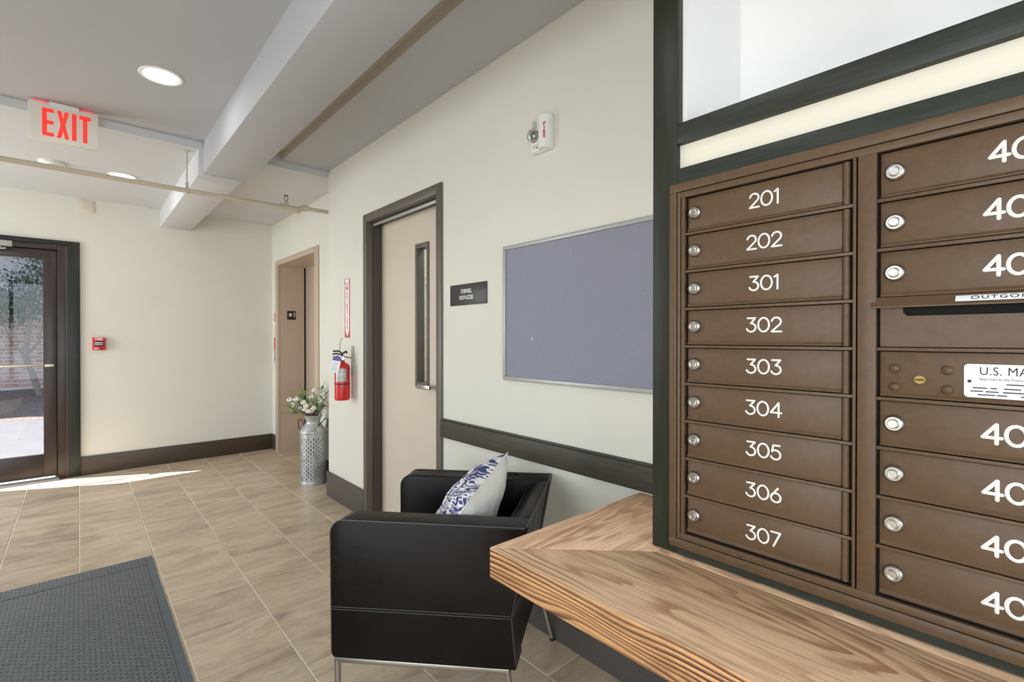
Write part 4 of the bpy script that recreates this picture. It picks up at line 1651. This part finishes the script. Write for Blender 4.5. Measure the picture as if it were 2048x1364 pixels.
# ------------------------------------------------------------------ throw pillow
pw = thing('throw_pillow', 'blue and white damask throw pillow with white back on the black armchair', 'pillow', (1.088, 1.452, 0.645), tuple((Matrix.Rotation(R(-13), 3, Vector((0.743, 0.669, 0))) @ Euler((0.208, -0.763, -1.27)).to_matrix()).to_euler()))
PH = 0.188


def pillow_half(sign, mat, name):
    n = 22
    mb = MB()
    vv, ff = [], []
    for j in range(n + 1):
        for i in range(n + 1):
            u, v = -1 + 2 * i / n, -1 + 2 * j / n
            k = (1 - u * u) * (1 - v * v)
            pin = 1 - 0.055 * ((1 - u * u) * v * v + (1 - v * v) * u * u)
            h = 0.096 * (k ** 0.45)
            h += 0.004 * math.sin(9 * u + 5 * v) * k + 0.005 * math.sin(14 * v - 6 * u * u) * k
            vv.append((u * PH * pin, v * PH * pin, sign * h))
    for j in range(n):
        for i in range(n):
            a = j * (n + 1) + i
            q = (a, a + 1, a + n + 2, a + n + 1)
            ff.append(q if sign > 0 else q[::-1])
    mb._add(vv, ff)
    return mb.build(name, mat, pw, 80)


pillow_half(1, M['damask'], 'front_cover')
tag(pillow_half(-1, M['pillow_white'], 'back_cover'), 'plain white back cover')
f = MB()
edge = []
for (a, b_) in (((-1, -1), (1, -1)), ((1, -1), (1, 1)), ((1, 1), (-1, 1)), ((-1, 1), (-1, -1))):
    for i in range(12):
        t = i / 12
        u, v = a[0] + (b_[0] - a[0]) * t, a[1] + (b_[1] - a[1]) * t
        pin = 1 - 0.055 * ((1 - u * u) * v * v + (1 - v * v) * u * u)
        edge.append((u * PH * pin, v * PH * pin, 0))
f.tube(edge, 0.0026, 6, closed=True)
f.build('piping', M['pillow_white'], pw)

# ------------------------------------------------------------------ floor mat
fm = thing('floor_mat', 'dark grey ribbed entrance mat on tiles, bottom left', 'mat', (-0.142, 2.50, 0))
f = MB()
f.box(-0.457, 0.457, -1.05, 1.042, 0, 0.006, 0.003)
f.build('border', M['rubber'], fm)
f = MB()
f.box(-0.425, 0.420, -1.02, 1.034, 0.004, 0.0095, 0.003)
f.build('carpet', M['carpet'], fm)
f = MB()
f.box(-0.425, 0.420, 0.905, 0.910, 0.0090, 0.0099)
f.build('groove', M['black_plastic'], fm)

# ------------------------------------------------------------------ galvanised can with cotton stems
VX, VY = 1.557, 4.395
can = thing('milk_can_vase', 'perforated galvanised milk can vase on floor beside the elevator', 'vase', (VX, VY, 0))
RB = 0.108
mb = MB()
NS, rows = 96, 46
zs = [0.030 + 0.42 * j / rows for j in range(rows + 1)]
vv, ff = [], []
for z in zs:
    for k in range(NS):
        a = 2 * PI * k / NS
        vv.append((RB * math.cos(a), RB * math.sin(a), z))
for j in range(rows):
    for k in range(NS):
        colm = k // 3
        hole = (k % 3 == 1) and 2 <= j < 42 and ((j + (2 if colm % 2 else 0)) % 4) in (0, 1)
        if hole:
            continue
        ff.append((j * NS + k, j * NS + (k + 1) % NS, (j + 1) * NS + (k + 1) % NS, (j + 1) * NS + k))
mb._add(vv, ff)
mb.lathe([(RB - 0.004, 0.0), (RB + 0.003, 0.0), (RB + 0.003, 0.022), (RB, 0.030)], 48, cap=False)
mb.lathe([(0.002, 0.004), (RB - 0.002, 0.004)], 48, cap=False)
mb.lathe([(RB, 0.45), (RB + 0.003, 0.455), (RB + 0.002, 0.463), (RB, 0.468)], 48, cap=False)
mb.build('body', M['galv'], can, 50)
mb = MB()
mb.lathe([(RB, 0.466), (RB - 0.003, 0.474), (0.068, 0.528), (0.060, 0.540), (0.060, 0.560), (0.074, 0.590), (0.080, 0.604), (0.083, 0.608), (0.080, 0.611), (0.072, 0.592), (0.056, 0.560)], 40, cap=False)
mb.build('neck', M['galv'], can)
va = math.atan2(VY, VX)
for sgn in (-1, 1):
    mb = MB()
    a = va + sgn * R(80)
    ax = Vector((math.cos(a), math.sin(a), 0))
    fw_ = Vector((-math.cos(va), -math.sin(va), 0))
    P = [ax * 0.078 + Vector((0, 0, 0.518)), ax * 0.083 + Vector((0, 0, 0.553)), ax * 0.104 + Vector((0, 0, 0.573)), ax * 0.124 + Vector((0, 0, 0.560)), ax * 0.123 + Vector((0, 0, 0.520)), ax * 0.112 + Vector((0, 0, 0.478))]
    if sgn < 0:
        P = [p + fw_ * (0.055 if i < 2 else 0.02) * (1 if i < 4 else 0) for i, p in enumerate(P)]
        P[0] = fw_ * 0.080 + ax * 0.02 + Vector((0, 0, 0.492))
    mb.tube(P, 0.0042, 8)
    mb.build('handle', M['wire'], can)

right = Vector((math.sin(va), -math.cos(va), 0))
toward = Vector((-math.cos(va), -math.sin(va), 0))


def spray(name, label, group, cat, tips, cotton):
    t = thing(name, label, cat, (VX, VY, 0.30), group=group)
    stem = MB()
    bolls, leaves = [], MB()
    n_l = 0
    for ti, (r_, f_, z_) in enumerate(tips):
        tip = right * r_ + toward * f_ + Vector((0, 0, z_ - 0.30))
        base = right * (r_ * 0.10) + toward * (f_ * 0.10) + Vector((0, 0, -0.05))
        neck = right * max(-0.045, min(0.045, r_ * 0.4)) + toward * max(-0.045, min(0.045, f_ * 0.4)) + Vector((0, 0, 0.31))
        pts = [base, base.lerp(neck, 0.5), neck, neck.lerp(tip, 0.5) + Vector((0, 0, 0.015)), tip]
        stem.tube(pts, 0.0024, 6)
        if cotton:
            bolls.append(tip)
            if ti % 2 == 0:
                bolls.append(neck.lerp(tip, 0.55) + Vector((random.uniform(-.03, .03), random.uniform(-.03, .03), 0.01)))
        else:
            for q in range(11):
                p = neck.lerp(tip, 0.12 + 0.088 * q)
                d = (tip - neck).normalized() * 0.6 + right * random.uniform(-1, 1) + toward * random.uniform(-1, 1) + Vector((0, 0, random.uniform(-0.3, 0.7)))
                leaves.leaf(p, d, random.uniform(0.06, 0.10), random.uniform(0.022, 0.034), curl=random.uniform(0, 0.3))
            leaves.leaf(tip, tip - neck, 0.10, 0.032)
    so_ = stem.build('stem', M['stem'], t)
    if not cotton:
        leaves.build('leaves', M['leaf'] if random.random() < 0.7 else M['leaf_pale'], t)
    for p in bolls:
        bm_ = MB()
        for a in range(4):
            an = a * PI / 2 + random.uniform(0, 1)
            bm_.ball(p + Vector((0.011 * math.cos(an), 0.011 * math.sin(an), 0.004)), 0.0175, 9, 6, (1, 1, 1.1))
        bo = bm_.build('cotton_boll', M['cotton'], t, 80)
        hk = MB()
        for a in range(4):
            an = a * PI / 2 + 0.6
            hk.leaf(p - Vector((0, 0, 0.016)), (math.cos(an), math.sin(an), 0.7), 0.050, 0.020, curl=-0.25)
        hk.build('husk', M['husk'], bo)
    return t


CG = 'cotton stems in the milk can'
LG = 'leafy stems in the milk can'
spray('cotton_stem', 'cotton stem leaning left over the milk can rim', CG, 'cotton stem', [(-0.185, 0.03, 0.755), (-0.135, 0.05, 0.760), (-0.155, 0.0, 0.720)], True)
spray('cotton_stem', 'cotton stem with low white bolls at milk can mouth', CG, 'cotton stem', [(-0.055, 0.09, 0.700), (-0.035, 0.10, 0.655), (0.005, 0.10, 0.680), (-0.075, 0.08, 0.730)], True)
spray('cotton_stem', 'tallest cotton stem in the milk can', CG, 'cotton stem', [(0.010, 0.02, 0.830), (-0.010, 0.03, 0.770), (0.035, 0.04, 0.760)], True)
spray('cotton_stem', 'cotton stem leaning right toward the wall from milk can', CG, 'cotton stem', [(0.085, 0.02, 0.790), (0.060, 0.05, 0.730), (0.100, 0.03, 0.700)], True)
spray('leafy_stem', 'leafy green stem drooping left from milk can', LG, 'leafy stem', [(-0.190, 0.06, 0.690), (-0.170, 0.04, 0.640)], False)
spray('leafy_stem', 'upright leafy green stem behind the left cotton bolls', LG, 'leafy stem', [(-0.085, -0.02, 0.800), (-0.150, -0.01, 0.775)], False)
spray('leafy_stem', 'leafy green stem at right of milk can mouth', LG, 'leafy stem', [(0.060, 0.08, 0.690), (0.040, 0.09, 0.650), (0.020, 0.06, 0.72)], False)
spray('leafy_stem', 'tall leafy green stem leaning right beside extinguisher wall', LG, 'leafy stem', [(0.075, 0.0, 0.825), (0.105, 0.04, 0.770)], False)
